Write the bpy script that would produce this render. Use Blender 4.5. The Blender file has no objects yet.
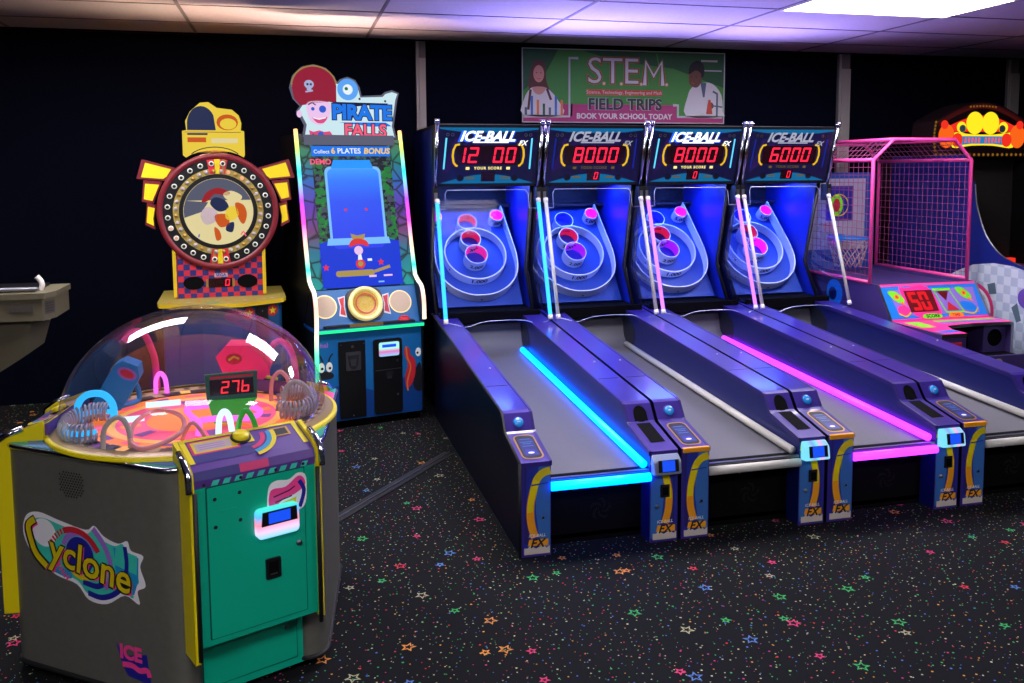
import bpy, bmesh, math, random
from mathutils import Vector, Matrix
sc = bpy.context.scene
random.seed(7)
PI = math.pi
def hx(s):
    s = s.lstrip('#'); c = [int(s[i:i+2], 16)/255 for i in (0, 2, 4)]
    return tuple((x/12.92 if x <= .04045 else ((x+.055)/1.055)**2.4) for x in c)
# ------------------------------------------------------------------ camera, world, exposure
cd = bpy.data.cameras.new('camera'); cam = bpy.data.objects.new('camera', cd); sc.collection.objects.link(cam)
YAW, PITCH, ROLL, FPX, CYP = -0.2488, -0.0906, -0.0060, 877.95, 251.23
fw = Vector((-math.sin(YAW)*math.cos(PITCH), math.cos(YAW)*math.cos(PITCH), math.sin(PITCH)))
rt = Vector((math.cos(YAW), math.sin(YAW), 0)); up = rt.cross(fw)
r2 = rt*math.cos(ROLL)+up*math.sin(ROLL); u2 = -rt*math.sin(ROLL)+up*math.cos(ROLL)
mw = Matrix((r2, u2, -fw)).transposed().to_4x4(); mw.translation = Vector((-0.9159, -3.4982, 1.6459))
cam.matrix_world = mw
cd.sensor_width = 36; cd.lens = 36*FPX/1024; cd.shift_y = -(341.5-CYP)/1024; cd.clip_start = .05
sc.camera = cam
w = bpy.data.worlds.new('world'); sc.world = w; w.use_nodes = True
w.node_tree.nodes['Background'].inputs[0].default_value = (.25, .3, .6, 1)
w.node_tree.nodes['Background'].inputs[1].default_value = .02
vs = sc.view_settings; vs.view_transform = 'Standard'; vs.look = 'None'; vs.gamma = 1; vs.use_curve_mapping = False
vs.exposure = 0.12
PANEL_STRENGTH = 26.0      # the ceiling light panels
SPOT_W = 45               # added ceiling wash bars, unseen on top of the machines

# ------------------------------------------------------------------ materials
def nt(name):
    m = bpy.data.materials.new(name); m.use_nodes = True
    return m, m.node_tree, m.node_tree.nodes['Principled BSDF']
def mat(name, col, rough=.5, metal=0., em=0., coat=0., spec=.5, ecol=None):
    m, t, b = nt(name)
    c = hx(col) if isinstance(col, str) else col
    b.inputs['Base Color'].default_value = (*c, 1); b.inputs['Roughness'].default_value = rough
    b.inputs['Metallic'].default_value = metal; b.inputs['Coat Weight'].default_value = coat
    b.inputs['Specular IOR Level'].default_value = spec; b.inputs['Coat Roughness'].default_value = .08
    if em:
        e = hx(ecol) if ecol else c
        b.inputs['Emission Color'].default_value = (*e, 1); b.inputs['Emission Strength'].default_value = em
    return m
def glow(name, col, s, base=None):          # a lit screen, lamp or LED
    return mat(name, base or '#060606', .5, em=s, ecol=col, spec=.12)
class T:                                    # tiny node helper
    def __init__(s, t): s.t = t
    def m(s, op, a, b=None, c=None):
        n = s.t.nodes.new('ShaderNodeMath'); n.operation = op
        for i, v in enumerate((a, b, c)):
            if v is None: continue
            if isinstance(v, (int, float)): n.inputs[i].default_value = v
            else: s.t.links.new(v, n.inputs[i])
        return n.outputs[0]
    def v(s, op, a, b=None):
        n = s.t.nodes.new('ShaderNodeVectorMath'); n.operation = op
        for i, x in enumerate((a, b)):
            if x is None: continue
            if isinstance(x, (tuple, list)): n.inputs[i].default_value = x
            else: s.t.links.new(x, n.inputs[i])
        return n.outputs['Value'] if op in ('LENGTH', 'DOT_PRODUCT', 'DISTANCE') else n.outputs[0]
    def mix(s, f, a, b):
        n = s.t.nodes.new('ShaderNodeMix'); n.data_type = 'RGBA'
        for k, v in ((0, f), (6, a), (7, b)):
            if isinstance(v, (int, float)): n.inputs[k].default_value = v
            elif isinstance(v, tuple): n.inputs[k].default_value = (*v[:3], 1)
            else: s.t.links.new(v, n.inputs[k])
        return n.outputs[2]
    def obj(s):
        n = s.t.nodes.new('ShaderNodeTexCoord'); return n.outputs['Object']
    def noise(s, vec, scale, detail=2):
        n = s.t.nodes.new('ShaderNodeTexNoise'); n.inputs['Scale'].default_value = scale; n.inputs['Detail'].default_value = detail
        s.t.links.new(vec, n.inputs['Vector']); return n.outputs['Fac']
    def ramp(s, f, stops, interp='LINEAR'):
        n = s.t.nodes.new('ShaderNodeValToRGB'); cr = n.color_ramp; cr.interpolation = interp
        while len(cr.elements) < len(stops): cr.elements.new(.5)
        for e, (p, c) in zip(cr.elements, stops):
            e.position = p; e.color = (*(hx(c) if isinstance(c, str) else c), 1)
        s.t.links.new(f, n.inputs[0]); return n.outputs[0]
    def sep(s, v):
        n = s.t.nodes.new('ShaderNodeSeparateXYZ'); s.t.links.new(v, n.inputs[0]); return n.outputs
def acrylic(name, tint, fac=.06, rough=.03, body=.0, bodycol='#ffffff', k=.35):
    m = bpy.data.materials.new(name); m.use_nodes = True; t = m.node_tree
    for n in list(t.nodes): t.nodes.remove(n)
    o = t.nodes.new('ShaderNodeOutputMaterial'); tr = t.nodes.new('ShaderNodeBsdfTransparent'); gl = t.nodes.new('ShaderNodeBsdfGlossy')
    tr.inputs[0].default_value = (*hx(tint), 1); gl.inputs[0].default_value = (1, 1, 1, 1); gl.inputs['Roughness'].default_value = rough
    lw = t.nodes.new('ShaderNodeLayerWeight'); lw.inputs[0].default_value = .35
    h = T(t); f = h.m('MINIMUM', h.m('MULTIPLY_ADD', lw.outputs['Facing'], k, fac), .6)
    mx = t.nodes.new('ShaderNodeMixShader'); t.links.new(f, mx.inputs[0]); t.links.new(tr.outputs[0], mx.inputs[1]); t.links.new(gl.outputs[0], mx.inputs[2])
    last = mx
    if body:
        df = t.nodes.new('ShaderNodeBsdfDiffuse'); df.inputs[0].default_value = (*hx(bodycol), 1)
        m2 = t.nodes.new('ShaderNodeMixShader'); m2.inputs[0].default_value = body
        t.links.new(mx.outputs[0], m2.inputs[1]); t.links.new(df.outputs[0], m2.inputs[2]); last = m2
    t.links.new(last.outputs[0], o.inputs[0]); return m

def carpet():
    m, t, b = nt('star carpet'); h = T(t); P = h.obj()
    base = h.mix(h.noise(P, 260, 1), hx('#060709'), hx('#16171b'))
    col = base
    def vor(scale, off, rnd=1.0):
        n = t.nodes.new('ShaderNodeTexVoronoi'); n.voronoi_dimensions = '2D'; n.inputs['Scale'].default_value = scale
        n.inputs['Randomness'].default_value = rnd
        q = h.v('ADD', P, (off, off*.7, 0)); t.links.new(q, n.inputs['Vector'])
        return n, q
    pal = [(0, '#c9c59a'), (.16, '#3fae62'), (.34, '#4f78c8'), (.46, '#b8b890'), (.6, '#d8963c'), (.72, '#c03c78'), (.82, '#8fc07c'), (.92, '#c8383c')]
    for sc_, off, rad, keep in ((24, 3.1, .085, .25), (34, 8.7, .085, .45)):
        n, q = vor(sc_, off); rr = h.sep(n.outputs['Color'])
        d = h.m('LESS_THAN', n.outputs['Distance'], h.m('MULTIPLY_ADD', rr[1], rad*.7, rad*.45))
        mask = h.m('MULTIPLY', d, h.m('GREATER_THAN', rr[2], keep))
        col = h.mix(mask, col, h.ramp(rr[0], pal, 'CONSTANT'))
    for sc_, off, R, keep in ((3.3, 1.3, .024, .35), (4.2, 5.9, .016, .45)):
        n, q = vor(sc_, off, .8); rr = h.sep(n.outputs['Color'])
        loc = h.v('SUBTRACT', q, n.outputs['Position'])
        s = h.sep(loc); th = h.m('ADD', h.m('ARCTAN2', s[1], s[0]), h.m('MULTIPLY', rr[1], 6.28))
        rad = h.m('SQRT', h.m('ADD', h.m('MULTIPLY', s[0], s[0]), h.m('MULTIPLY', s[1], s[1])))
        a = h.m('ABSOLUTE', h.m('SUBTRACT', h.m('MODULO', h.m('ADD', th, 20*PI), 2*PI/5), PI/5))
        # distance to the edge from tip (angle 0, R) to notch (36 deg, .42 R)
        ri = .45*R; x1, y1, x2, y2 = R, 0, ri*math.cos(PI/5), ri*math.sin(PI/5)
        nx, ny = (y2-y1), -(x2-x1); L = math.hypot(nx, ny); nx /= L; ny /= L; c = nx*x1+ny*y1
        px = h.m('MULTIPLY', rad, h.m('COSINE', a)); py = h.m('MULTIPLY', rad, h.m('SINE', a))
        dist = h.m('SUBTRACT', h.m('ADD', h.m('MULTIPLY', px, nx), h.m('MULTIPLY', py, ny)), c)
        ln = h.m('LESS_THAN', h.m('ABSOLUTE', dist), .0023)
        mask = h.m('MULTIPLY', ln, h.m('GREATER_THAN', rr[2], keep))
        col = h.mix(mask, col, h.ramp(rr[0], [(0, '#d04070'), (.2, '#3fae62'), (.38, '#5a80c0'), (.55, '#d89048'), (.72, '#c83a4c'), (.86, '#a8a884')], 'CONSTANT'))
    t.links.new(col, b.inputs['Base Color']); b.inputs['Roughness'].default_value = .9; b.inputs['Specular IOR Level'].default_value = .15
    return m
def speckle(name, c1, c2, scale, rough=.5, coat=0, spec=.5, metal=0):
    m, t, b = nt(name); h = T(t)
    t.links.new(h.mix(h.noise(h.obj(), scale, 3), hx(c1), hx(c2)), b.inputs['Base Color'])
    b.inputs['Roughness'].default_value = rough; b.inputs['Coat Weight'].default_value = coat; b.inputs['Metallic'].default_value = metal
    b.inputs['Specular IOR Level'].default_value = spec; b.inputs['Coat Roughness'].default_value = .12
    return m
def checks(name, a, b_, scale, rough=.5):
    m, t, b = nt(name); h = T(t); n = t.nodes.new('ShaderNodeTexChecker'); n.inputs['Scale'].default_value = scale
    n.inputs[1].default_value = (*hx(a), 1); n.inputs[2].default_value = (*hx(b_), 1); t.links.new(h.obj(), n.inputs[0])
    t.links.new(n.outputs[0], b.inputs['Base Color']); b.inputs['Roughness'].default_value = rough; return m
def led_ramp(name, axis, z0, z1, stops, s):
    m, t, b = nt(name); h = T(t); z = h.sep(h.obj())[axis]
    c = h.ramp(h.m('DIVIDE', h.m('SUBTRACT', z, z0), z1-z0), stops)
    t.links.new(c, b.inputs['Emission Color']); b.inputs['Emission Strength'].default_value = s; b.inputs['Base Color'].default_value = (.02, .02, .02, 1); b.inputs['Specular IOR Level'].default_value = .15
    return m
K = {}
def add(k, m): K[k] = m; return m
add('carpet', carpet())
add('ceil', speckle('ceiling tile', '#b9b4ba', '#cfcad0', 60, .9, spec=.1))
add('tbar', mat('ceiling grid', '#6d6870', .6))
add('wall', mat('black wall cloth', '#070a18', .95, spec=.05))
add('room', mat('dim far wall', '#3a3840', .9))
add('post', speckle('beige post', '#98948c', '#a8a49a', 8, .6))
add('postd', mat('post shadow gap', '#6d6a66', .7))
add('panel', glow('light diffuser', '#fff8ff', PANEL_STRENGTH, '#ffffff'))
add('black', mat('black satin', '#0a0a0e', .4)); add('blackm', mat('black matt', '#040406', .8, spec=.1))
add('rubber', mat('rubber', '#121214', .6))
add('purple', speckle('purple laminate', '#34247c', '#3c2b8a', 500, .3, coat=.55))
add('purpled', mat('purple edge', '#2c1f6c', .4, coat=.2))
add('navy', mat('navy laminate', '#0a1660', .38, coat=.12))
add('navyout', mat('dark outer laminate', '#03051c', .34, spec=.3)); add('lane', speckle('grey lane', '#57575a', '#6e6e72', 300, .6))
add('chrome', mat('chrome', '#c8ccd4', .15, 1)); add('steel', mat('steel', '#8d9098', .35, 1))
add('white', mat('white plastic', '#e8e4dc', .4)); add('cream', mat('cream tube', '#cfccc4', .35))
add('cyanled', mat('cyan tube', '#101010', .4, em=12.0)); add('pinkled', mat('magenta tube', '#101010', .4, em=11.0))
K['cyanled'].node_tree.nodes['Principled BSDF'].inputs['Emission Color'].default_value = (.0, .09, .9, 1)
K['pinkled'].node_tree.nodes['Principled BSDF'].inputs['Emission Color'].default_value = (.15, .009, .42, 1)
add('tubecy', mat('pale cyan tube', '#101010', .4, em=6)); add('tubepk', mat('pale pink tube', '#101010', .4, em=6))
K['tubecy'].node_tree.nodes['Principled BSDF'].inputs['Emission Color'].default_value = (.01, .14, .6, 1)
K['tubepk'].node_tree.nodes['Principled BSDF'].inputs['Emission Color'].default_value = (.16, .05, .42, 1)
add('blueled', glow('hidden blue strip', '#5c80ff', 110))
add('board', speckle('blue playfield', '#103c98', '#1444a8', 200, .5))
add('ringw', mat('white ring', '#e4ecf8', .4))
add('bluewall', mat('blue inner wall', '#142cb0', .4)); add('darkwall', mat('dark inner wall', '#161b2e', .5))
add('acr', acrylic('clear acrylic', '#e6ecff', .02)); add('acrf', acrylic('clear front acrylic', '#f0f2ff', .002, k=.04)); add('acred', acrylic('acrylic edge', '#b8c8ff', .3, .2, .35, '#d8e0ff'))
add('ledred', glow('red digit', '#ff2040', 1.6)); add('digoff', mat('digit window', '#1c060c', .25, coat=.3))
add('digdim', glow('unlit digit', '#30060c', .7))
add('yel', mat('yellow print', '#d8c400', .5)); add('yelb', mat('bright yellow', '#e6d400', .45)); add('org', mat('orange print', '#f0a010', .5))
add('gold', mat('gold trim', '#b89048', .35, .6)); add('skyb', mat('sky blue print', '#346cb4', .5)); add('dblue', mat('deep blue print', '#1f2f9a', .45))
add('btnblue', mat('blue button', '#1080c8', .3, coat=.5, em=.25)); add('scrblue', glow('blue screen', '#1850f0', 1.0))
add('rdrlit', glow('lit reader shell', '#80c8ff', .9)); add('rdrsil', mat('silver reader', '#9aa8c8', .3, .3)); add('rdrglow', led_ramp('multicolour reader shell', 0, -.04, .04, [(0, '#80e8ff'), (.3, '#90a8ff'), (.5, '#60f0ff'), (.8, '#ffb8f0'), (1, '#a0d8ff')], .9))
add('hdrbg', mat('header print', '#080a26', .35, coat=.12, em=.25, ecol='#14104a')); add('hdrcy', glow('header cyan band', '#0c70a8', .75))
add('hdrpu', glow('header purple streak', '#281458', .8)); add('logoW', glow('lit logo', '#f4faff', 1.5)); add('logoD', glow('dim logo', '#b8bcd4', .75))
add('logoB', glow('logo glow', '#2060ff', 1.3)); add('paren', glow('yellow bracket', '#f0c010', .9)); add('goldt', glow('gold lettering', '#ffe888', 1.2)); add('goldd', glow('dim gold lettering', '#8a7030', .5))
add('linecy', glow('cyan line', '#60d8ff', 1.1)); add('linedim', glow('dim line', '#1828a0', .7))
add('redcup', mat('red cup lining', '#e02050', .5, em=.5)); add('pinkcup', mat('pink cup lining', '#f030a0', .5, em=.5))
add('magcup', mat('magenta cup lining', '#f020f0', .5, em=.8)); add('purcup', mat('purple cup lining', '#b020e0', .5, em=.55)); add('bluecup', mat('blue cup lining', '#2030e8', .5, em=.5))
add('ink', mat('black ink', '#10101c', .6)); add('inkw', mat('white ink', '#e8e8ec', .6)); add('splash', mat('white splash', '#cfc6b8', .6))
add('grayl', speckle('grey laminate', '#56564f', '#64645c', 40, .38, coat=.15)); add('greenp', mat('green paint', '#00ac88', .38, coat=.2)); add('greend', mat('green seam', '#004c40', .5))

# ------------------------------------------------------------------ mesh builder
def plane(O, u, v):
    O, u, v = Vector(O), Vector(u).normalized(), Vector(v).normalized(); n = u.cross(v)
    f = lambda a, b, h=0.: O+u*a+v*b+n*h
    f.n = n; return f
_tc = {}
def text2d(s, size, shear=0, bold=0, align='CENTER', space=1.0):
    k = (s, size, shear, bold, align, space)
    if k in _tc: return _tc[k]
    c = bpy.data.curves.new('tmp', 'FONT'); c.body = s; c.size = size; c.shear = shear; c.offset = bold*size; c.align_x = align; c.align_y = 'CENTER'
    c.space_character = space; c.resolution_u = 3
    o = bpy.data.objects.new('tmp', c); sc.collection.objects.link(o)
    me = o.evaluated_get(bpy.context.evaluated_depsgraph_get()).to_mesh()
    r = ([tuple(v.co[:2]) for v in me.vertices], [tuple(p.vertices) for p in me.polygons])
    bpy.data.objects.remove(o); bpy.data.curves.remove(c); _tc[k] = r; return r
SEG = {'0': 'abcdef', '1': 'bc', '2': 'abged', '3': 'abgcd', '4': 'fgbc', '5': 'afgcd', '6': 'afgedc', '7': 'abc', '8': 'abcdefg', '9': 'abcfgd', 'b': 'fgedc', ' ': ''}
class B:
    def __init__(s): s.v = []; s.f = []; s.mi = []; s.ms = []; s.sm = []
    def _m(s, m):
        m = K[m] if isinstance(m, str) else m
        if m not in s.ms: s.ms.append(m)
        return s.ms.index(m)
    def raw(s, vs, fs, m, smooth=False):
        o = len(s.v); s.v += [tuple(x) for x in vs]; i = s._m(m)
        for f in fs: s.f.append([o+k for k in f]); s.mi.append(i); s.sm.append(smooth)
        return s
    def box(s, x0, x1, y0, y1, z0, z1, m, X=None):
        p = [(x, y, z) for z in (z0, z1) for y in (y0, y1) for x in (x0, x1)]
        if X: p = [X(*q) for q in p]
        return s.raw(p, [(0, 2, 3, 1), (4, 5, 7, 6), (0, 1, 5, 4), (2, 6, 7, 3), (0, 4, 6, 2), (1, 3, 7, 5)], m)
    def extr(s, pl, pts, h0, h1, m, mside=None, sm=False):      # 2D outline on a plane map, thickened h0..h1
        n = len(pts); a = [pl(x, y, h0) for x, y in pts]; b = [pl(x, y, h1) for x, y in pts]
        s.raw(b, [tuple(range(n))], m); s.raw(a, [tuple(range(n))[::-1]], mside or m)
        return s.raw(a+b, [(i, (i+1) % n, n+(i+1) % n, n+i) for i in range(n)], mside or m, sm)
    def flat(s, pl, pts, h, m): return s.raw([pl(x, y, h) for x, y in pts], [tuple(range(len(pts)))], m)
    def rect(s, pl, x0, x1, y0, y1, h, m): return s.flat(pl, [(x0, y0), (x1, y0), (x1, y1), (x0, y1)], h, m)
    def disc(s, pl, cx, cy, r, h, m, n=28, ry=None): return s.flat(pl, ell(cx, cy, r, ry or r, n), h, m)
    def ring(s, pl, cx, cy, r0, r1, h, m, n=40, a0=0, a1=360, ry=1.0):
        full = abs(a1-a0) >= 360; k = n if full else n+1; vs = []
        for i in range(k):
            a = math.radians(a0+(a1-a0)*i/n); c, q = math.cos(a), math.sin(a)*ry
            vs += [pl(cx+r0*c, cy+r0*q, h), pl(cx+r1*c, cy+r1*q, h)]
        return s.raw(vs, [(2*i, 2*i+1, 2*((i+1) % k)+1, 2*((i+1) % k)) for i in range(n)], m)
    def stroke(s, pl, pts, wd, h, m, closed=False):
        P = [Vector(p) for p in pts]; n = len(P); vs = []
        for i in range(n):
            a = P[i-1] if (i or closed) else P[i]; b = P[(i+1) % n] if (i < n-1 or closed) else P[i]
            d1 = (P[i]-a); d2 = (b-P[i]); d = (d1.normalized() if d1.length else Vector((0, 0)))+(d2.normalized() if d2.length else Vector((0, 0)))
            d = d.normalized() if d.length else Vector((1, 0)); q = Vector((-d.y, d.x))*wd/2
            vs += [pl(P[i].x+q.x, P[i].y+q.y, h), pl(P[i].x-q.x, P[i].y-q.y, h)]
        k = n if closed else n-1
        return s.raw(vs, [(2*i, 2*i+1, 2*((i+1) % n)+1, 2*((i+1) % n)) for i in range(k)], m)
    def text(s, pl, t, x, y, size, h, m, **kw):
        v, f = text2d(t, size, **kw); return s.raw([pl(x+a, y+b, h) for a, b in v], f, m)
    def seg(s, pl, t, x, y, cw, ch, h, m, th=.16, slant=.12, gap=.3, off=None):
        tw = cw*th*1.3; e = tw*.25
        for i, c in enumerate(t):
            X0 = x+i*cw*(1+gap)
            R = dict(a=(e, cw-e, ch-tw, ch), g=(e, cw-e, ch/2-tw/2, ch/2+tw/2), d=(e, cw-e, 0, tw), f=(0, tw, ch/2+e, ch-e), b=(cw-tw, cw, ch/2+e, ch-e), e=(0, tw, e, ch/2-e), c=(cw-tw, cw, e, ch/2-e))
            for q, (a, b, c0, d) in R.items():
                on = q in SEG[c]
                if not on and not off: continue
                pts = [(a, c0), (b, c0), (b, d), (a, d)]
                s.flat(pl, [(X0+px+py*slant, y+py) for px, py in pts], h if on else h-.0004, m if on else off)
        return s
    def tube(s, pts, r, m, n=10, closed=False, cap=True, rs=None):
        P = [Vector(p) for p in pts]; k = len(P); vs = []; fs = []; prev = None
        for i in range(k):
            a = P[i-1] if (i or closed) else P[i]; b = P[(i+1) % k] if (i < k-1 or closed) else P[i]
            d = (b-a).normalized()
            if prev is None:
                q = Vector((0, 0, 1)) if abs(d.z) < .9 else Vector((1, 0, 0)); x = d.cross(q).normalized()
            else: x = (prev-d*prev.dot(d)).normalized()
            prev = x; y = d.cross(x); rr = rs[i] if rs else r
            vs += [P[i]+(x*math.cos(2*PI*j/n)+y*math.sin(2*PI*j/n))*rr for j in range(n)]
        for i in range(k if closed else k-1):
            for j in range(n): fs.append((i*n+j, i*n+(j+1) % n, ((i+1) % k)*n+(j+1) % n, ((i+1) % k)*n+j))
        if not closed and cap: fs += [tuple(range(n))[::-1], tuple(range((k-1)*n, k*n))]
        return s.raw(vs, fs, m, True)
    def lathe(s, prof, m, n=40, X=None, a0=0, a1=360, smooth=True):   # prof: (r, z)
        full = abs(a1-a0) >= 360; k = n if full else n+1; L = len(prof); vs = []
        for i in range(k):
            a = math.radians(a0+(a1-a0)*i/n)
            for r, z in prof:
                p = (r*math.cos(a), r*math.sin(a), z); vs.append(X(*p) if X else p)
        return s.raw(vs, [(i*L+j, ((i+1) % k)*L+j, ((i+1) % k)*L+j+1, i*L+j+1) for i in range(n) for j in range(L-1)], m, smooth)
    def build(s, name, parent=None, bevel=0, off=None):
        if off: s.v = [(a-off[0], b-off[1], c-off[2]) for a, b, c in s.v]
        me = bpy.data.meshes.new(name); me.from_pydata(s.v, [], s.f)
        for m in s.ms: me.materials.append(m)
        me.polygons.foreach_set('material_index', s.mi); me.polygons.foreach_set('use_smooth', s.sm); me.update()
        o = bpy.data.objects.new(name, me); sc.collection.objects.link(o)
        if parent: o.parent = parent
        if bevel:
            b = o.modifiers.new('bevel', 'BEVEL'); b.width = bevel; b.segments = 2; b.limit_method = 'ANGLE'; b.angle_limit = .6
        return o
def ell(cx, cy, rx, ry=None, n=28, a0=0, a1=360):
    ry = rx if ry is None else ry; k = n if abs(a1-a0) >= 360 else n+1
    return [(cx+rx*math.cos(math.radians(a0+(a1-a0)*i/n)), cy+ry*math.sin(math.radians(a0+(a1-a0)*i/n))) for i in range(k)]
def rrect(x0, x1, y0, y1, r, n=4):
    o = []
    for cx, cy, a in ((x1-r, y0+r, -90), (x1-r, y1-r, 0), (x0+r, y1-r, 90), (x0+r, y0+r, 180)):
        o += [(cx+r*math.cos(math.radians(a+90*i/n)), cy+r*math.sin(math.radians(a+90*i/n))) for i in range(n+1)]
    return o
def smooth(pts, k=6, closed=False):       # Catmull-Rom through points of any dimension
    P = [Vector(p) for p in pts]; n = len(P); out = []
    rng = range(n) if closed else range(n-1)
    for i in rng:
        p0 = P[(i-1) % n] if (closed or i) else P[0]; p1 = P[i]; p2 = P[(i+1) % n]; p3 = P[(i+2) % n] if (closed or i+2 < n) else P[-1]
        for j in range(k):
            t = j/k; out.append(tuple(.5*((2*p1)+(p2-p0)*t+(2*p0-5*p1+4*p2-p3)*t*t+(3*p1-p0-3*p2+p3)*t**3)))
    if not closed: out.append(tuple(P[-1]))
    return out
def thing(name, label, cat, loc=(0, 0, 0), rz=0, group=None):
    o = bpy.data.objects.new(name, None); sc.collection.objects.link(o); o.location = loc; o.rotation_euler = (0, 0, rz)
    o.empty_display_size = .1; return tag(o, label, cat, group)
def tag(o, label, cat, group=None):
    o['label'] = label; o['category'] = cat
    if group: o['group'] = group
    return o
def struct(o): o['kind'] = 'structure'; return o
def tree(o, parent=None):
    c = o.copy(); sc.collection.objects.link(c); c.parent = parent
    for ch in list(o.children): tree(ch, c)
    return c

# ================================================================== THE ROOM
WX0, WX1, WY0, WY1, CZ = -4.6, 8.6, -6.2, 3.362, 2.66
struct(B().box(WX0, WX1, WY0, WY1, -.1, 0, 'carpet').build('floor'))
bm = B().box(WX0, WX1, WY0, WY1, CZ, CZ+.08, 'ceil')
xs = [-1.529+1.2192*k for k in range(-3, 9)]; ys = [2.868-.645*k for k in range(0, 14)]
for x in xs:
    if WX0 < x < WX1: bm.box(x-.011, x+.011, WY0, WY1, CZ-.004, CZ, 'tbar')
for y in ys: bm.box(WX0, WX1, y-.007, y+.007, CZ-.0035, CZ, 'tbar')
bm.box(WX0, WX1, WY1-.03, WY1, CZ-.012, CZ, 'blackm')
struct(bm.build('ceiling'))
struct(B().box(WX0, WX1, WY1, WY1+.1, 0, CZ, 'wall').build('wall_back'))
struct(B().box(WX0-.1, WX0, WY0, WY1, 0, CZ, 'wall').build('wall_left'))
struct(B().box(WX1, WX1+.1, WY0, WY1, 0, CZ, 'wall').build('wall_right'))
struct(B().box(WX0, WX1, WY0-.1, WY0, 0, CZ, 'room').build('wall_front'))
for i, (a, b) in enumerate(((.066, .14), (3.775, 3.885), (5.555, 5.672))):
    q = B().box(a, b, WY1-.03, WY1, 0, CZ-.012, 'postd')
    q.box(a+.022, b-.002, WY1-.045, WY1-.03, 0, CZ-.14, 'post'); q.box(a, a+.02, WY1-.04, WY1-.03, 0, CZ-.014, 'post')
    struct(q.build('trim_%d' % (i+1)))
# ceiling lights in the tile grid
def light(x, y, label, s='panel'):
    t = thing('ceiling_light', label, 'ceiling light', (x, y, CZ), group='recessed ceiling light panels')
    B().box(-.59, .59, -.30, .30, -.012, -.006, s).build('diffuser', t)
    q = B()
    for a in ((-.609, .609, -.32, -.30), (-.609, .609, .30, .32), (-.609, -.59, -.30, .30), (.59, .609, -.30, .30)): q.box(*a, -.014, -.0005, 'white')
    q.build('frame', t); return t
light(2.129+.61, 1.26, 'bright white rectangular ceiling panel at upper right above the ice ball machines')
light(-2.138, 1.26, 'white ceiling light panel over the prize wheel game at the left')
light(.30, .615, 'white ceiling light panel over the leftmost alley')
light(-.919, -3.25, 'added white ceiling light panel, out of view above the camera on the left')  # this panel and the next two are added, unseen, to brighten machine fronts
light(2.739, -3.25, 'added white ceiling light panel, out of view toward the front wall on the right')
light(-3.358, -4.54, 'added white ceiling light panel, out of view in the far front left corner of the room')
# added LED bars, out of view on the machine tops, to tint the ceiling
for nm, x, y, z, c, P, ln, lab in (('a', 1.1, 2.62, 1.957, (.36, .30, 1), 1.0, 1.2, 'added violet ceiling wash bar, out of view on top of the two left alleys'),
                          ('b', 2.5, 2.62, 1.957, (.42, .32, 1), .55, .8, 'added violet ceiling wash bar, out of view on top of the two right alleys'),
                          ('c', -.62, 2.75, 1.903, (1, .62, .50), .5, .4, 'added peach ceiling wash bar, out of view on top of the waterfall game'),
                          ('d', -1.39, 2.50, 1.78, (1, .66, .42), .3, .2, 'added amber ceiling wash bar, out of view behind the topper of the prize wheel game')):
    t = thing('added_wash_bar', lab, 'light bar', (x, y, z), .21 if nm == 'c' else 0); d = Vector((0, -.72, .7)).normalized()
    B().box(-ln/2, ln/2, -.02, .02, 0, .018, 'black').build('added_bar_housing', t)
    l = bpy.data.lights.new('lamp', 'AREA'); l.shape = 'RECTANGLE'; l.size = ln*.95; l.size_y = .03; l.energy = SPOT_W*P; l.color = c; l.spread = 2.6
    lo = bpy.data.objects.new('lamp', l); sc.collection.objects.link(lo); lo.parent = t; lo.location = (0, 0, .022); lo.rotation_euler = d.to_track_quat('-Z', 'Y').to_euler()
# cord cover strip across the carpet
dv = Vector((.64, .77, 0)).normalized(); nv = Vector((-dv.y, dv.x, 0)); p0 = Vector((-.86, .48, 0))
q = B(); X = lambda a, b, c: p0+dv*a+nv*b+Vector((0, 0, c))
q.box(0, 1.28, -.035, .035, 0, .006, 'rubber', X); q.box(0, 1.28, -.004, .004, .006, .010, 'steel', X)
tag(q.build('cord_cover'), 'flat black floor strip running diagonally over the carpet to the leftmost alley', 'floor strip')

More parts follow.
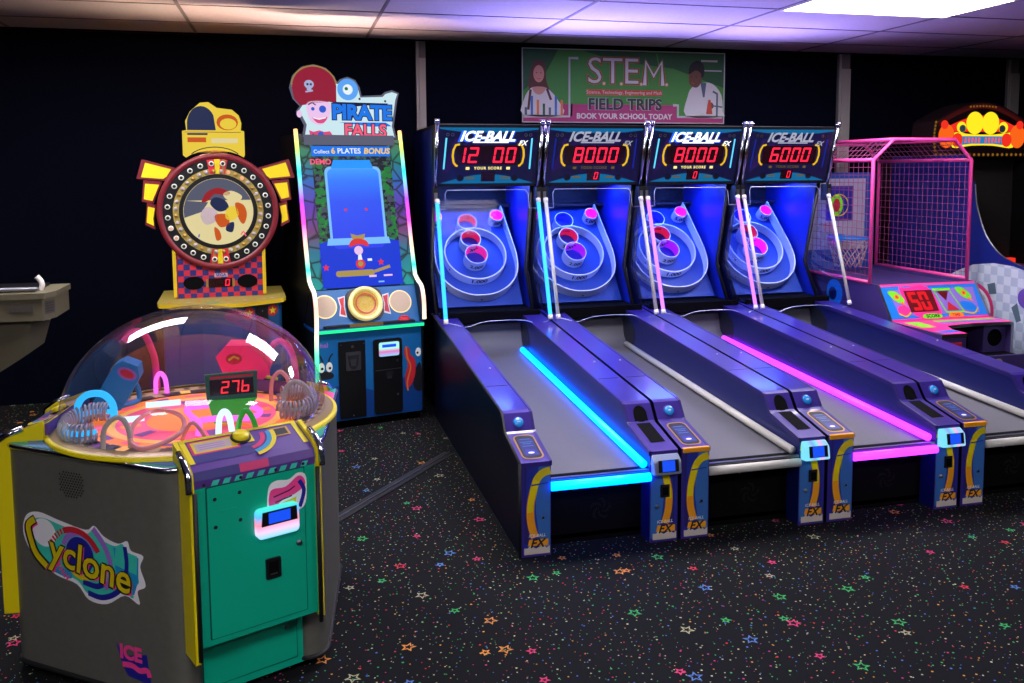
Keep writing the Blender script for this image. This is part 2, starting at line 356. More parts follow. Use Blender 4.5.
# ================================================================== ICE BALL ALLEYS
S = .74
FRONT = plane((0, 0, 0), (1, 0, 0), (0, 0, 1))
def fx_decal(q, x0, x1, mirror):
    mw_ = (x1-x0); X = (lambda t: x0+t*mw_) if not mirror else (lambda t: x1-t*mw_)
    pl = plane((0, 0, 0), (1, 0, 0), (0, 0, 1))
    q.rect(pl, x0+.012, x1-.004, .012, .395, .001, 'dblue')
    # right sky-blue field
    q.flat(pl, [(X(.62), .07), (X(.50), .20), (X(.52), .32), (X(.60), .395), (X(.97), .395), (X(.97), .02), (X(.7), .02)], .0015, 'skyb')
    q.flat(pl, [(X(.12), .06), (X(.12), .395), (X(.2), .395), (X(.16), .22), (X(.3), .06)], .0015, 'purpled')
    arc = smooth([(.98, .375), (.72, .365), (.52, .335), (.40, .28), (.32, .22), (.34, .15), (.46, .085)], 6)
    n = len(arc)
    q.stroke(pl, [(X(a), b) for a, b in arc[:n//2+2]], .034, .002, 'yel')
    q.stroke(pl, [(X(a), b) for a, b in arc[n//2:]], .034, .0022, 'org')
    q.stroke(pl, [(X(a), b) for a, b in arc[n//3:2*n//3+3]], .026, .0024, 'yelb')
    q.stroke(pl, [(X(.35), .316), (X(.9), .322)], .006, .003, 'dblue')
    xc = (x0+x1)/2
    q.flat(pl, [(x0+.014, .012), (x1-.006, .012), (x1-.006, .045), (x1-.02, .035), (x1-.035, .05), (xc, .036), (x0+.04, .052), (x0+.03, .04), (x0+.014, .042)], .0026, 'splash')
    q.flat(pl, [(x0+.03, .05), (x1-.012, .045), (x1-.012, .075), (x0+.036, .078)], .0025, 'org')
    q.text(pl, 'ICE-BALL', xc+.005, .093, .019, .003, 'inkw', shear=.2, bold=.015)
    q.text(pl, 'FX', xc+.004, .058, .052, .0032, 'ink', shear=.3, bold=.03)
BO = Vector((0, 2.42, .715)); BV = Vector((0, .643, .766)); BN = Vector((0, -.766, .643))
def bX(cx, cb): return lambda x, y, z: Vector((cx+x, 0, 0))+BO+BV*(cb+y)+BN*z
def make_alley(k, lane, tubeL, tubeR, lit, score, small, cups, label):
    t = thing('ice_ball_alley', label, 'alley game', (k*S, 0, 0), group='row of four ice ball alley games')
    prof = [(0, 0), (0, .415), (.25, .468), (.262, .475), (.315, .545), (.34, .552), (2.3, .695), (2.3, 0)]
    for side, (x0, x1) in (('L', (.004, .138)), ('R', (.594, .727))):
        pl = plane((x0, 0, 0), (0, 1, 0), (0, 0, 1))
        q = B(); pr = [(a, b) for a, b in prof]
        a_ = [(x0, a, b) for a, b in pr]; b_ = [(x1, a, b) for a, b in pr]; n = len(pr)
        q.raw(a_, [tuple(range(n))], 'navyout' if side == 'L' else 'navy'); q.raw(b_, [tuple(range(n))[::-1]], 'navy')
        q.raw(a_+b_, [(i, (i+1) % n, n+(i+1) % n, n+i) for i in range(n)], 'purple')
        # overhanging purple lip on the lane side
        xi = x1 if side == 'L' else x0
        for (ya, za), (yb, zb) in zip(prof[1:6], prof[2:7]):
            q.raw([(xi-.006, ya, za+.002), (xi+.006, ya, za+.002), (xi+.006, yb, zb+.002), (xi-.006, yb, zb+.002), (xi-.006, ya, za-.02), (xi+.006, ya, za-.02), (xi+.006, yb, zb-.02), (xi-.006, yb, zb-.02)],
                  [(0, 1, 2, 3), (4, 7, 6, 5), (0, 4, 5, 1), (1, 5, 6, 2), (2, 6, 7, 3), (3, 7, 4, 0)], 'purpled')
        # seam line across the side top and a small bolt
        q.box(x0+.012, x1-.012, .70, .703, .578, .5795, 'black')
        q.lathe([(.006, .0), (.005, .004), (0, .005)], 'white', 8, lambda x, y, z: (x+(x0+x1)/2+.03, y+1.0, z+.6))
        o = q.build('left_side_rail' if side == 'L' else 'right_side_rail', t, .006)
        # front post decal
        q = B(); fx_decal(q, x0, x1, side == 'R')
        if side == 'L':
            q.disc(FRONT, x0+.098, .17, .008, .005, 'steel', 12); q.disc(FRONT, x0+.098, .17, .005, .0055, 'black', 10)
        q.build('front_decal', o)
        # rubber T-moulding along the outer edge
        if (k == 0 and side == 'L'):
            B().tube([(x0-.003, a, b) for a, b in prof[1:7]], .007, 'rubber', 8).tube([(x0-.003, 0, 0), (x0-.003, 0, .415)], .007, 'rubber', 8).build('edge_moulding', o)
        TP = plane((x0, 0, .415), (1, 0, 0), (0, .978, .2075))     # sloping top of the post
        ST = plane((x0, .262, .475), (1, 0, 0), (0, .6, .8))       # step face
        if side == 'L':
            b = B(); X = lambda x, y, z: ST(.066+x, .040+y, z)
            b.lathe([(0, .012), (.019, .012), (.022, .008), (.022, 0)], 'btnblue', 24, X); b.lathe([(.022, .004), (.027, .004), (.027, 0)], 'dblue', 24, X)
            b.stroke(lambda x, y, h=0: X(x, y, .0125+h), [(-.008, 0), (.008, 0)], .004, .0002, 'inkw'); b.build('start_button', o)
            b = B(); b.flat(TP, rrect(.02, .118, .025, .235, .03), .002, 'gold'); b.flat(TP, rrect(.027, .111, .032, .228, .025), .0026, 'ink')
            b.flat(TP, rrect(.034, .104, .05, .2, .012), .003, 'navy'); b.flat(TP, [(.04, .06), (.098, .06), (.09, .1), (.05, .11)], .0034, 'dblue')
            for yy, ww in ((.19, .045), (.165, .055), (.15, .04), (.13, .05)): b.rect(TP, .069-ww/2, .069+ww/2, yy, yy+.006, .0036, 'skyb')
            b.disc(TP, .069, .075, .014, .0038, 'inkw', 14, .008); b.build('instruction_plate', o)
            if k: B().box(x0+.006, x1+.002, -.006, .012, .395, .418, 'org').build('yellow_bumper', o, .004)
            if k: o.children[-1]['label'] = 'yellow bumper strip'
        else:
            # ball return slot: dark recess with a raised rim
            b = B()
            slot = smooth([(.04, .0), (.095, .0), (.098, .10), (.098, .16), (.04, .16)], 1)
            b.flat(TP, [(.035, .075), (.105, .075), (.105, .255), (.035, .255)], .0018, 'blackm')
            b.flat(ST, ell(.068, .035, .033, .042, 20), .0018, 'blackm'); b.rect(ST, .035, .101, 0, .035, .0017, 'blackm')
            b.ring(ST, .068, .035, .033, .037, .004, 'purpled', 20, 0, 180, 1.25)
            b.build('ball_return_slot', o)
            # card reader
            shell = 'rdrglow' if k in (1, 2) else 'rdrsil'
            c = thing_part('card_reader', t, (x0+.066, -.0, .36))
            b = B(); pts = [(-.005, -.045), (-.05, -.04), (-.04, .02), (-.005, .045)]
            b.raw([(-.066, a, z) for a, z in pts]+[(.066, a, z) for a, z in pts], [(0, 1, 2, 3), (7, 6, 5, 4), (0, 4, 5, 1), (1, 5, 6, 2), (2, 6, 7, 3), (3, 7, 4, 0)], shell)
            o2 = b.build('reader_shell', c, .008)
            sp = plane((0, -.051, 0), (1, 0, 0), (0, .16, .98))
            B().rect(sp, -.048, .048, -.024, .028, .0006, 'black').rect(sp, -.03, .03, -.022, .026, .001, 'scrblue').build('reader_screen', c)
            b = B().box(x0+.05, x0+.092, -.008, .002, .205, .262, 'black').box(x0+.058, x0+.084, -.010, -.007, .215, .25, 'blackm'); b.build('coin_slot', t, .002)
            b = B().lathe([(0, .01), (.009, .009), (.011, 0)], 'steel', 14, lambda x, y, z: (x0+.034+x, -z, .165+y)); b.build('lock', t)
    # lane
    q = B(); pr = [(.015, .325), (2.0, .43), (2.08, .438), (2.14, .46), (2.18, .495), (2.2, .54), (2.21, .60), (2.24, .625)]
    vs = [(x, a, b) for a, b in pr for x in (.136, .596)]
    q.raw(vs, [(2*i, 2*i+1, 2*i+3, 2*i+2) for i in range(len(pr)-1)], 'lane', True); q.box(.136, .596, .012, 2.2, .30, .3245, 'black')
    q.build('lane', t)
    b = B(); b.box(.138, .594, .02, .06, .329, .333, 'blackm'); b.box(.138, .594, .004, .02, .325, .335, 'steel'); b.build('lane_edge_strip', t)
    b = B(); b.tube([(.14, -.002, .303), (.594, -.002, .303)], .02, lane, 12); b.build('front_light_bar', t)
    b = B(); b.tube([(.575, .03, .352), (.575, 2.1, .458)], .019, lane, 12)
    b.raw([(.594-.002*0, 2.0, .47), (.594, 2.25, .47), (.5935, 2.25, .62)], [(0, 1, 2)], 'black'); b.build('side_light_bar', t)
    b = B(); b.extr(plane((.5935, 2.12, .53), (0, -1, 0), (0, 0, 1)), ell(0, 0, .13, .11, 24), 0, .001, 'darkwall'); b.build('ramp_end_plate', t)
    # kick panel
    q = B().box(.138, .594, .10, .12, 0, .30, 'blackm'); q.box(.138, .594, .10, 2.2, .02, .04, 'blackm')
    kp = plane((0, .10, 0), (1, 0, 0), (0, 0, 1))
    for a in range(5):
        for i in range(6): q.stroke(kp, ell(.40, .14, .012+i*.007, None, 5, a*72+i*14, a*72+i*14+34), .002, .001, 'rubber')
    q.disc(kp, .345, .245, .008, .002, 'steel', 12); q.build('kick_panel', t)
    # playfield cabinet
    q = B(); q.box(.03, .71, 2.15, 2.42, .645, .70, 'blackm'); q.box(.03, .71, 2.14, 2.16, .645, .72, 'blackm')
    q.box(.03, .71, 2.42, 3.2, .0, .70, 'blackm'); q.build('target_cabinet_base', t, .006)
    q = B(); q.box(-.305, .295, 0, .86, -.02, 0, 'board', bX(.37, 0)); bo = q.build('playfield_board', t)
    # side walls of the head, solid behind a slanting black edge
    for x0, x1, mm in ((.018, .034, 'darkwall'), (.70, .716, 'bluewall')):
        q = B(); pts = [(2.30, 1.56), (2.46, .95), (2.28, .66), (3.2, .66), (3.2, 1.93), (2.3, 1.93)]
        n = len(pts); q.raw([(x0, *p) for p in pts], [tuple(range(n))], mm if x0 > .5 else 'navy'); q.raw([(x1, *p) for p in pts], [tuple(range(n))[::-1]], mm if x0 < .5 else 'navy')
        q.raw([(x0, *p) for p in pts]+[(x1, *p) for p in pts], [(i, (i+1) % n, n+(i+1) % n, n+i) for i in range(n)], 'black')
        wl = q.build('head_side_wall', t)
        B().tube([(x0+.008 if x0 < .5 else x0-.004, 2.295, 1.55), (x0+.008 if x0 < .5 else x0-.004, 2.455, .95), (x0+.008 if x0 < .5 else x0-.004, 2.26, .67)], .014, 'black', 6).build('wall_edge', wl)
    # acrylic side windows with tubes along the front
    for x0, tm in ((.026, tubeL), (.714, tubeR)):
        q = B(); pts = [(1.93, .70), (2.22, 1.46), (2.30, 1.46), (2.45, .95), (2.28, .70)]
        q.raw([(x0, *p) for p in pts], [(0, 1, 2, 3, 4)], 'acr'); q.build('side_window', t)
        q = B(); q.tube([(x0, 1.91, .705), (x0, 2.19, 1.45)], .0125, tm, 10)
        q.tube([(x0, 1.905, .69), (x0, 1.915, .715)], .016, 'white', 10).tube([(x0, 2.185, 1.44), (x0, 2.195, 1.465)], .016, 'white', 10); q.build('corner_tube', t)
    q = B(); q.raw([(.034, 3.05, .7), (.70, 3.05, .7), (.70, 3.05, 1.56), (.034, 3.05, 1.56)], [(0, 1, 2, 3)], 'darkwall')
    q.box(.034, .70, 2.9, 3.2, 1.38, 1.4, 'darkwall'); q.build('head_back_wall', t)
    # front acrylic guard with wavy lower edge
    q = B(); pts = [(x, .705+z) for x, z in smooth([(.03, -.01), (.10, -.03), (.17, -.045), (.26, -.02), (.40, -.012), (.55, -.02), (.62, -.045), (.71, -.03)], 4)]
    q.tube([(x, 1.93, z) for x, z in pts], .0028, 'acred', 6); q.tube([(.085, 2.205, 1.40), (.085, 2.22, 1.50), (.10, 2.225, 1.525), (.63, 2.225, 1.525), (.65, 2.22, 1.50), (.655, 2.205, 1.40), (.71, 2.2, 1.40)], .0025, 'acred', 6)
    q.tube([(.085, 2.205, 1.40), (.03, 2.2, 1.40)], .0025, 'acred', 6)
    q.raw([(.03, 1.93, .69), (.71, 1.93, .69), (.71, 2.225, 1.46), (.03, 2.225, 1.46)], [(0, 1, 2, 3)], 'acrf'); q.build('front_guard', t)
    # LED strip under the header
    B().box(.08, .66, 2.62, 2.66, 1.546, 1.5478, 'blueled').build('led_strip', t)
    # target rings on the board
    def wall_ring(r, hgt, th, m, mi, cx, cb, nm, n=48):
        b = B(); X = bX(cx, cb)
        b.lathe([(r-th, 0), (r-th, hgt)], mi, n, X); b.lathe([(r-th, hgt), (r, hgt)], m, n, X); b.lathe([(r, hgt), (r, 0)], m, n, X); return b
    def cyl(cx, cb, r, h0): return lambda a, b, h=0: bX(cx, cb)((r+h)*math.sin(a/r), -(r+h)*math.cos(a/r), h0+b)
    b = wall_ring(.225, .075, .008, 'ringw', 'ringw', .37, .40, 'x', 64); b.text(cyl(.37, .40, .225, .038), '1.000', .0, 0, .055, .001, 'ink', bold=.03)
    for a in (-60, 62): b.disc(cyl(.37, .40, .225, .038), math.radians(a)*.225, 0, .008, .002, 'ink', 10)
    b.build('scoring_ring', t)
    for (cx, cb, r, mi, num, hh) in ((.37, .375, .083, cups[0], '2.000', .095), (.35, .52, .075, cups[1], '3.000', .085), (.345, .67, .072, cups[2], '4.000', .085), (.575, .73, .052, 'magcup', '5.000', .08), (.115, .73, .052, 'magcup', '5.000', .08)):
        b = wall_ring(r, hh, .006, 'ringw', mi, cx, cb, 'x', 36); b.disc(lambda x, y, h=0: bX(cx, cb)(x, y, .004), 0, 0, r-.006, 0, mi if r < .06 else 'bluewall', 30)
        b.text(cyl(cx, cb, r, .04), num, 0, 0, .045, .001, 'ink', bold=.03)
        b.text(lambda a, b_, h=0: bX(cx, cb)((r-.0075)*math.sin(-a/r)*-1, (r-.0075)*math.cos(a/r), hh*.62+b_), num, 0, 0, .028, 0, 'ink', bold=.02)
        b.build('scoring_cup', t)
    # outer catch rail: U shape
    path = [(.085, .80), (.085, .42)]+[(.37+.285*math.cos(math.radians(a)), .36+.30*math.sin(math.radians(a))) for a in range(190, 351, 8)]+[(.655, .42), (.655, .80)]
    path = [(.10, .84), (.10, .8)]+path[1:-1]+[(.64, .8), (.64, .84)]
    path = smooth([(.125, .82), (.095, .55), (.078, .36), (.10, .22), (.17, .12), (.27, .06), (.37, .045), (.47, .06), (.57, .12), (.64, .22), (.662, .36), (.645, .55), (.615, .82)], 6)
    b = B(); n = len(path)
    def off(i, d):
        a = Vector(path[max(i-1, 0)]); c = Vector(path[min(i+1, n-1)]); e = (c-a).normalized(); p = Vector(path[i]); return p.x+e.y*d, p.y-e.x*d
    for (d0, z0, d1, z1) in ((0, 0, 0, .08), (0, .08, .008, .08), (.008, .08, .008, 0)):
        vs = []
        for i in range(n): vs += [bX(0, 0)(*off(i, d0), z0), bX(0, 0)(*off(i, d1), z1)]
        b.raw(vs, [(2*i, 2*i+2, 2*i+3, 2*i+1) for i in range(n-1)], 'ringw', True)
    for i in (22, 36, 50):
        p = bX(0, 0)(*off(i, .009), .025); X = plane(p, (1, 0, 0), BN); b.disc(X, 0, 0, .008, .002, 'ink', 10)
    b.build('catch_rail', t)
    # header
    HB = plane((.37, 2.235, 1.548), (1, 0, 0), (0, -.115, .405)); HH = .42
    q = B(); pts = [(2.235, 1.548), (2.12, 1.955), (3.2, 1.955), (3.2, 1.548)]
    q.raw([(.022, *p) for p in pts]+[(.718, *p) for p in pts], [(0, 1, 2, 3), (7, 6, 5, 4), (0, 4, 5, 1), (1, 5, 6, 2), (2, 6, 7, 3), (3, 7, 4, 0)], 'black'); hd = q.build('header_cabinet', t, .006)
    for sx in (.012, .712):
        q = B(); q.tube([(sx+.008, 2.235, 1.50), (sx+.008, 2.105, 1.965)], .012, 'chrome', 10); q.tube([(sx+.008, 2.105, 1.955), (sx+.008, 2.10, 1.985)], .018, 'chrome', 12)
        q.box(sx-.008, sx+.028, 2.20, 2.28, 1.42, 1.54, 'black'); q.box(sx-.002, sx+.018, 2.195, 2.20, 1.45, 1.51, 'steel'); q.build('header_post', hd)
    q = B().box(-.335, .335, HH-.02, HH-.002, -.02, .006, 'black', HB).box(-.335, .335, .002, .018, -.02, .006, 'black', HB); q.build('header_frame', hd)
    q = B(); q.rect(HB, -.33, .33, .02, .40, .002, 'hdrbg')
    q.flat(HB, [(-.33, .40), (-.33, .388), (-.2, .372), (0, .366), (.2, .372), (.33, .388), (.33, .40)], .0026, 'hdrcy')
    q.flat(HB, [(-.31, .022)]+[(x, .025+.06*math.cos(x/.31*PI/2)) for x in [(-.31+.62*i/16) for i in range(17)]]+[(.31, .022)], .0026, 'hdrcy')
    for a in range(6): q.flat(HB, [(-.30+a*.02, .09+a*.02), (-.28+a*.02, .09+a*.02), (-.20+a*.09, .33), (-.23+a*.09, .33)], .0024+a*.00005, 'hdrpu')
    for sx in (-1, 1):
        q.disc(HB, sx*.185, .062, .026, .004, 'black', 20); q.ring(HB, sx*.185, .062, .022, .026, .005, 'navy', 20)
        for dx in (0, .032): q.disc(HB, sx*(.245+dx), .352, .012, .004, 'steel', 14); q.disc(HB, sx*(.245+dx), .352, .006, .005, 'black', 12)
        q.stroke(HB, [(sx*.285-(.012 if sx < 0 else 0), .12), (sx*.285+(0 if sx < 0 else .004), .33)], .011, .004, 'linecy' if lit else 'linedim')
    q.rect(HB, -.215, .215, .15, .28, .0035, 'digoff'); q.build('header_print', hd)
    for sx in (-1, 1):
        q = B(); q.stroke(HB, [(sx*.195, .288), (sx*.222, .282), (sx*.236, .25), (sx*.24, .21), (sx*.232, .165), (sx*.216, .145), (sx*.205, .142)], .014, .0045, 'paren'); q.build('score_bracket', hd)
    q = B(); lm = 'logoW' if lit else 'logoD'
    if lit:
        q.text(HB, 'ICE-BALL', -.018, .336, .097, .0042, 'logoB', shear=.35, bold=.05)
    q.text(HB, 'ICE-BALL', -.014, .339, .092, .006, lm, shear=.35, bold=.035); q.rect(HB, -.11, .13, .298, .306, .006, lm)
    q.build('logo_sign', hd); q = B(); q.text(HB, 'FX', .225, .296, .046, .006, 'logoW' if lit else 'logoD', shear=.35, bold=.02); q.build('model_sign', hd)
    q = B(); cw, ch = .058, .105
    if k == 0: q.seg(HB, score, -.225, .163, .064, ch, .005, 'ledred', off=None, gap=.32)
    else: q.seg(HB, score, -.155, .163, .064, ch, .005, 'ledred', gap=.30)
    q.build('score_display', hd); q = B()
    q.rect(HB, -.045, .05, .035, .105, .0044, 'digoff')
    if small: q.seg(HB, small, .005, .045, .026, .05, .005, 'ledred')
    q.build('ball_count_display', hd)
    q = B(); q.text(HB, 'YOUR SCORE', 0, .126, .026, .0045, 'goldt' if lit else 'goldd', bold=.03, space=1.25)
    q.stroke(HB, [(-.15, .126), (-.125, .126)], .018, .0045, 'goldt' if lit else 'goldd'); q.stroke(HB, [(.125, .126), (.15, .126)], .018, .0045, 'goldt' if lit else 'goldd')
    for sx in (-.12, .12): q.stroke(HB, [(sx-.03, .06), (sx+.03, .06)], .012, .0046, 'goldd')
    q.build('header_lettering', hd)
    return t
def thing_part(name, parent, loc, rz=0):
    o = bpy.data.objects.new(name, None); sc.collection.objects.link(o); o.parent = parent; o.location = loc; o.rotation_euler = (0, 0, rz); o.empty_display_size = .03; return o
make_alley(0, 'cyanled', 'tubecy', 'tubecy', True, '12 00', '', ('pinkcup', 'redcup', 'redcup'), 'purple ice ball alley with glowing cyan lane bars, leftmost, score 12 00')
make_alley(1, 'cream', 'cream', 'cream', False, '8000', '0', ('purcup', 'redcup', 'bluecup'), 'purple ice ball alley with unlit white lane bars, second from left, beside the cyan one')
make_alley(2, 'pinkled', 'tubepk', 'tubepk', True, '8000', '0', ('purcup', 'redcup', 'bluecup'), 'purple ice ball alley with glowing magenta lane bars, third from left')
make_alley(3, 'cream', 'cream', 'cream', False, '6000', '0', ('magcup', 'redcup', 'bluecup'), 'purple ice ball alley with unlit white bars, rightmost, score 6000, beside pink cage')

# ================================================================== WHIRLING-LIGHT DOME MACHINE
add('teal', mat('teal deck print', '#10a890', .4, coat=.3)); add('dkblue', mat('blue deck print', '#1272b8', .4, coat=.3)); add('dkpink', mat('pink deck print', '#f04a90', .4, coat=.3, em=.15))
add('tan', mat('tan rim', '#a08850', .3, .3)); add('pfor', mat('orange playfield', '#f08030', .5, em=.75)); add('pfpk', mat('pink playfield', '#f05878', .5, em=.7))
add('pfpu', mat('purple playfield', '#7a4488', .5, em=.45)); add('pfye', mat('yellow playfield', '#f0b050', .5, em=.7)); add('pftan', mat('lamp ring tan', '#b09068', .4, em=.45)); add('pfdk', mat('lamp ring dark', '#4a3c34', .4))
add('hotpink', mat('hot pink plastic', '#f02468', .4, em=.28)); add('towblue', mat('blue tower plastic', '#0c78b0', .4, em=.12)); add('grn', mat('bright green plastic', '#30c030', .4, em=.2)); add('dgreen', mat('display frame green', '#1c6c4c', .4))
add('tubew', glow('white neon', '#d8f8ff', 1.5)); add('tubem', glow('magenta neon', '#ff70e8', 1.5)); add('tubep', mat('pale pink tube faint glow', '#d89088', .2, em=.2)); add('tubeg', mat('clear grey tube', '#b0b0a0', .15, em=.12))  # pale pink tube is no lamp; a faint glow is put into its colour
add('coilb', glow('coil lit blue', '#30b8ff', 1.5)); add('coilc', mat('clear coil', '#b8b4b0', .2)); add('dome', acrylic('clear dome', '#e6e2f0', .02, .03, .025, '#b8a8c8')); add('green276', glow('timer digit', '#ff3038', 1.5))  # dome's lilac body colour paints in the haze of the reflected ceiling
add('cyp', mat('violet print', '#5a3a90', .45, coat=.3)); add('cyv', mat('indigo print', '#34307c', .45, coat=.3)); add('cyr', mat('rose print', '#d03070', .45)); add('pale', mat('pale print', '#b8a8a8', .5)); add('lil', mat('lilac print', '#9a6cc8', .5)); add('tealp', mat('aqua print', '#38c8b0', .5)); add('redp', mat('red print', '#c82030', .5)); add('azure', mat('azure print', '#1890c8', .5)); add('naviprint', mat('navy print', '#1c1c90', .5)); add('pinkprint', mat('pink print', '#f04090', .5))
cyc = thing('dome_light_game', 'large grey, green and yellow cabinet game in the foreground with clear dome top', 'arcade game', (-1.25, -.25, 0))
def fr(deg):                                    # frame of a side: t along the side, n outward
    a = math.radians(deg); n = Vector((math.cos(a), math.sin(a), 0)); t = Vector((-n.y, n.x, 0))
    return lambda tt, nn, z: t*tt+n*nn+Vector((0, 0, z)), t, n
ST3 = (-67, 53, 173); GR3 = (-127, -7, 113)
def fillet(pts, r, k=6):
    o = []; n = len(pts); P = [Vector(p) for p in pts]
    for i in range(n):
        a, b, c = P[i-1], P[i], P[(i+1) % n]; d1 = (a-b).normalized(); d2 = (c-b).normalized(); ang = d1.angle(d2); L = min(r/math.tan(ang/2), (a-b).length*.48, (c-b).length*.48)
        p, q_ = b+d1*L, b+d2*L
        for j in range(k+1):
            t = j/k; o.append(tuple(p*(1-t)**2+b*2*t*(1-t)+q_*t*t))
    return o
def body_outline(ga, sa, gl, r=.09):
    o = []
    for g in (-127, -67, -7, 53, 113, 173):
        Q, t, n = fr(g)
        if g in GR3:
            l0, l1 = {-127: (.405, .335), -7: (.335, .405), 113: (.35, .35)}[g]
            o += fillet([tuple(Q(-l0, .3, 0)[:2]), tuple(Q(-l0, ga, 0)[:2]), tuple(Q(l1, ga, 0)[:2]), tuple(Q(l1, .3, 0)[:2])], r)[7:21]
        else: o += [tuple(Q(-.195, .42, 0)[:2]), tuple(Q(.195, .42, 0)[:2])]
    return o
UP = plane((0, 0, 0), (1, 0, 0), (0, 1, 0))
bo = body_outline(.46, .38, .335)
q = B(); q.extr(UP, bo, .035, .765, 'grayl', None, True); body = q.build('cabinet_body', cyc)
q = B(); q.extr(UP, [(x*.93, y*.93) for x, y in bo], 0, .035, 'blackm'); q.build('base_plinth', cyc)
n_ = len(bo)
q = B(); q.tube([(x, y, .768) for x, y in bo], .009, 'chrome', 8, True); q.build('top_trim', body); q = B(); q.tube([(x, y, .04) for x, y in bo], .008, 'rubber', 8, True); q.build('bottom_trim', body)
q = B(); q.extr(UP, [(x*1.0, y*1.0) for x, y in bo], .765, .778, 'teal')
for dg, m1 in ((-127, 'dkblue'), (-7, 'dkpink'), (113, 'dkpink')):
    Q, t, n = fr(dg); s_ = -1 if dg == -127 else 1
    q.flat(lambda a, b, h: Q(a, b, h), [(s_*.335, .415), (s_*.275, .459), (s_*.02, .459), (s_*.10, .34), (s_*.33, .3)], .7795, m1)
    if dg == -127: q.flat(lambda a, b, h: Q(a, b, h), [(.10, .459), (.30, .44), (.33, .38), (.16, .38)], .7792, 'skyb')
q.build('top_deck', cyc)
q = B(); q.lathe([(.487, .778), (.487, .787), (.482, .791), (.474, .792)], 'yelb', 72); q.lathe([(.474, .791), (.455, .797), (.44, .797)], 'tan', 72); q.build('dome_rim', cyc)
q = B(); q.lathe([(.445, .795)]+[(.445*math.cos(a*PI/36), .81+.368*math.sin(a*PI/36)) for a in range(0, 18)]+[(.001, 1.178)], 'dome', 72); q.build('dome_cover', cyc)
# playfield bowl
q = B(); q.lathe([(.44, .79), (.41, .784)], 'pftan', 72); q.lathe([(.36, .78), (.30, .779)], 'pfor', 72); q.lathe([(.30, .779), (.27, .779)], 'pfye', 72); q.lathe([(.27, .779), (.17, .779)], 'pfpk', 72)
q.lathe([(.17, .779), (.001, .779)], 'pfor', 40)
for i in range(47):
    a = 360/47*i; q.ring(UP, 0, 0, .362, .408, .7845, ('pftan', 'pfye', 'pfpu')[i % 3] if i % 2 else 'pfdk', 3, a, a+5.6)
    q.ring(UP, 0, 0, .416, .434, .790, 'pfdk', 2, a, a+3)
    if i % 3 == 0: q.ring(UP, 0, 0, .31, .335, .7805, 'pfpu' if i % 2 else 'pfpk', 4, a, a+12)
    if i % 4 == 1: q.ring(UP, 0, 0, .19, .255, .7805, 'pfor' if i % 8 == 1 else 'pfpu', 4, a, a+10)
q.lathe([(.41, .784), (.36, .781)], 'pfdk', 72); pf = q.build('playfield', cyc)
def tb(name, pts, r, m, k=6, par=cyc, n=10): return B().tube(smooth(pts, k), r, m, n).build(name, par)
tb('pink_arch', [(-.309, .44, .99), (-.285, .44, 1.018), (-.256, .44, 1.025), (-.231, .44, 1.006), (-.214, .44, .965), (-.198, .44, .899), (-.195, .44, .78)], .013, 'hotpink')
tb('small_neon_arch', [(-.191, .38, .78), (-.189, .38, .84), (-.173, .38, .865), (-.155, .38, .84), (-.15, .38, .78)], .009, 'tubem')
q = B(); pl = plane((.14, .43, .87), (.97, -.1, 0), (0, 0, 1))
q.extr(pl, [(-.10, .045), (-.06, .09), (.075, .085), (.115, .01), (.07, -.09), (-.05, -.09)], -.08, .05, 'hotpink'); q.flat(pl, ell(-.03, .035, .032, .022, 18), .052, 'redp'); q.stroke(pl, [(-.05, .03), (-.03, .045), (-.01, .035)], .008, .053, 'yel')
q.build('pink_bonus_box', cyc)
tb('red_arch', [(.227, .40, .80), (.236, .42, .90), (.264, .44, .95), (.30, .44, .95), (.335, .44, .89), (.345, .44, .79)], .013, 'hotpink')
q = B(); d = Vector((.5, 0, .86)); e = Vector((.86, 0, -.5)); pl = plane((-.33, .22, .79), e, d)
q.extr(pl, [(-.055, -.02), (.045, -.02), (.045, .15), (.02, .185), (-.035, .18), (-.055, .15)], -.05, .05, 'towblue'); q.flat(pl, ell(0, .145, .036, .022, 18), .052, 'lil'); q.flat(pl, ell(0, .145, .026, .014, 16), .053, 'redp'); q.build('blue_tower', cyc)
tb('blue_hook', [(-.274, .27, .88), (-.248, .27, .86), (-.236, .27, .82), (-.24, .26, .79), (-.28, .2, .79), (-.31, .16, .79)], .009, 'towblue')
q = B(); pl = plane((.045, -.13, .875), (.99, .14, .0), (-.02, .1, .99)); q.extr(pl, [(0, -.005), (.165, -.01), (.17, .082), (-.005, .082)], -.03, 0, 'dgreen'); q.rect(pl, .01, .155, .008, .062, .001, 'digoff'); q.seg(pl, '27b', .045, .014, .026, .042, .002, 'green276')
q.rect(pl, .012, .155, .066, .074, .001, 'redp'); q.build('timer_display', cyc)
q = B(); q.extr(pl, [(.0, -.005), (.165, -.01), (.10, -.085), (.02, -.085)], -.03, .01, 'grn'); q.build('timer_base', cyc)
tb('white_neon_loop', [(.092, -.31, .785), (.097, -.31, .851), (.112, -.31, .875), (.128, -.31, .855), (.137, -.31, .785)], .010, 'tubew')
tb('green_arch', [(.15, -.29, .785), (.16, -.29, .84), (.18, -.29, .869), (.201, -.29, .837), (.213, -.29, .785)], .009, 'grn')
q = B(); q.tube(smooth([(.029, -.30, .80), (.03, -.27, .83), (-.008, -.17, .835), (-.026, -.06, .83), (.05, -.04, .83)], 4), .010, 'tubem').tube(smooth([(.001, -.25, .83), (.076, -.22, .83), (.189, -.24, .83), (.22, -.16, .83), (.161, -.05, .83)], 4), .010, 'tubem'); q.build('magenta_neon', cyc)
tb('grey_arch', [(-.25, -.33, .785), (-.245, -.33, .848), (-.218, -.33, .88), (-.192, -.33, .88), (-.173, -.33, .84), (-.17, -.33, .785)], .008, 'tubeg')
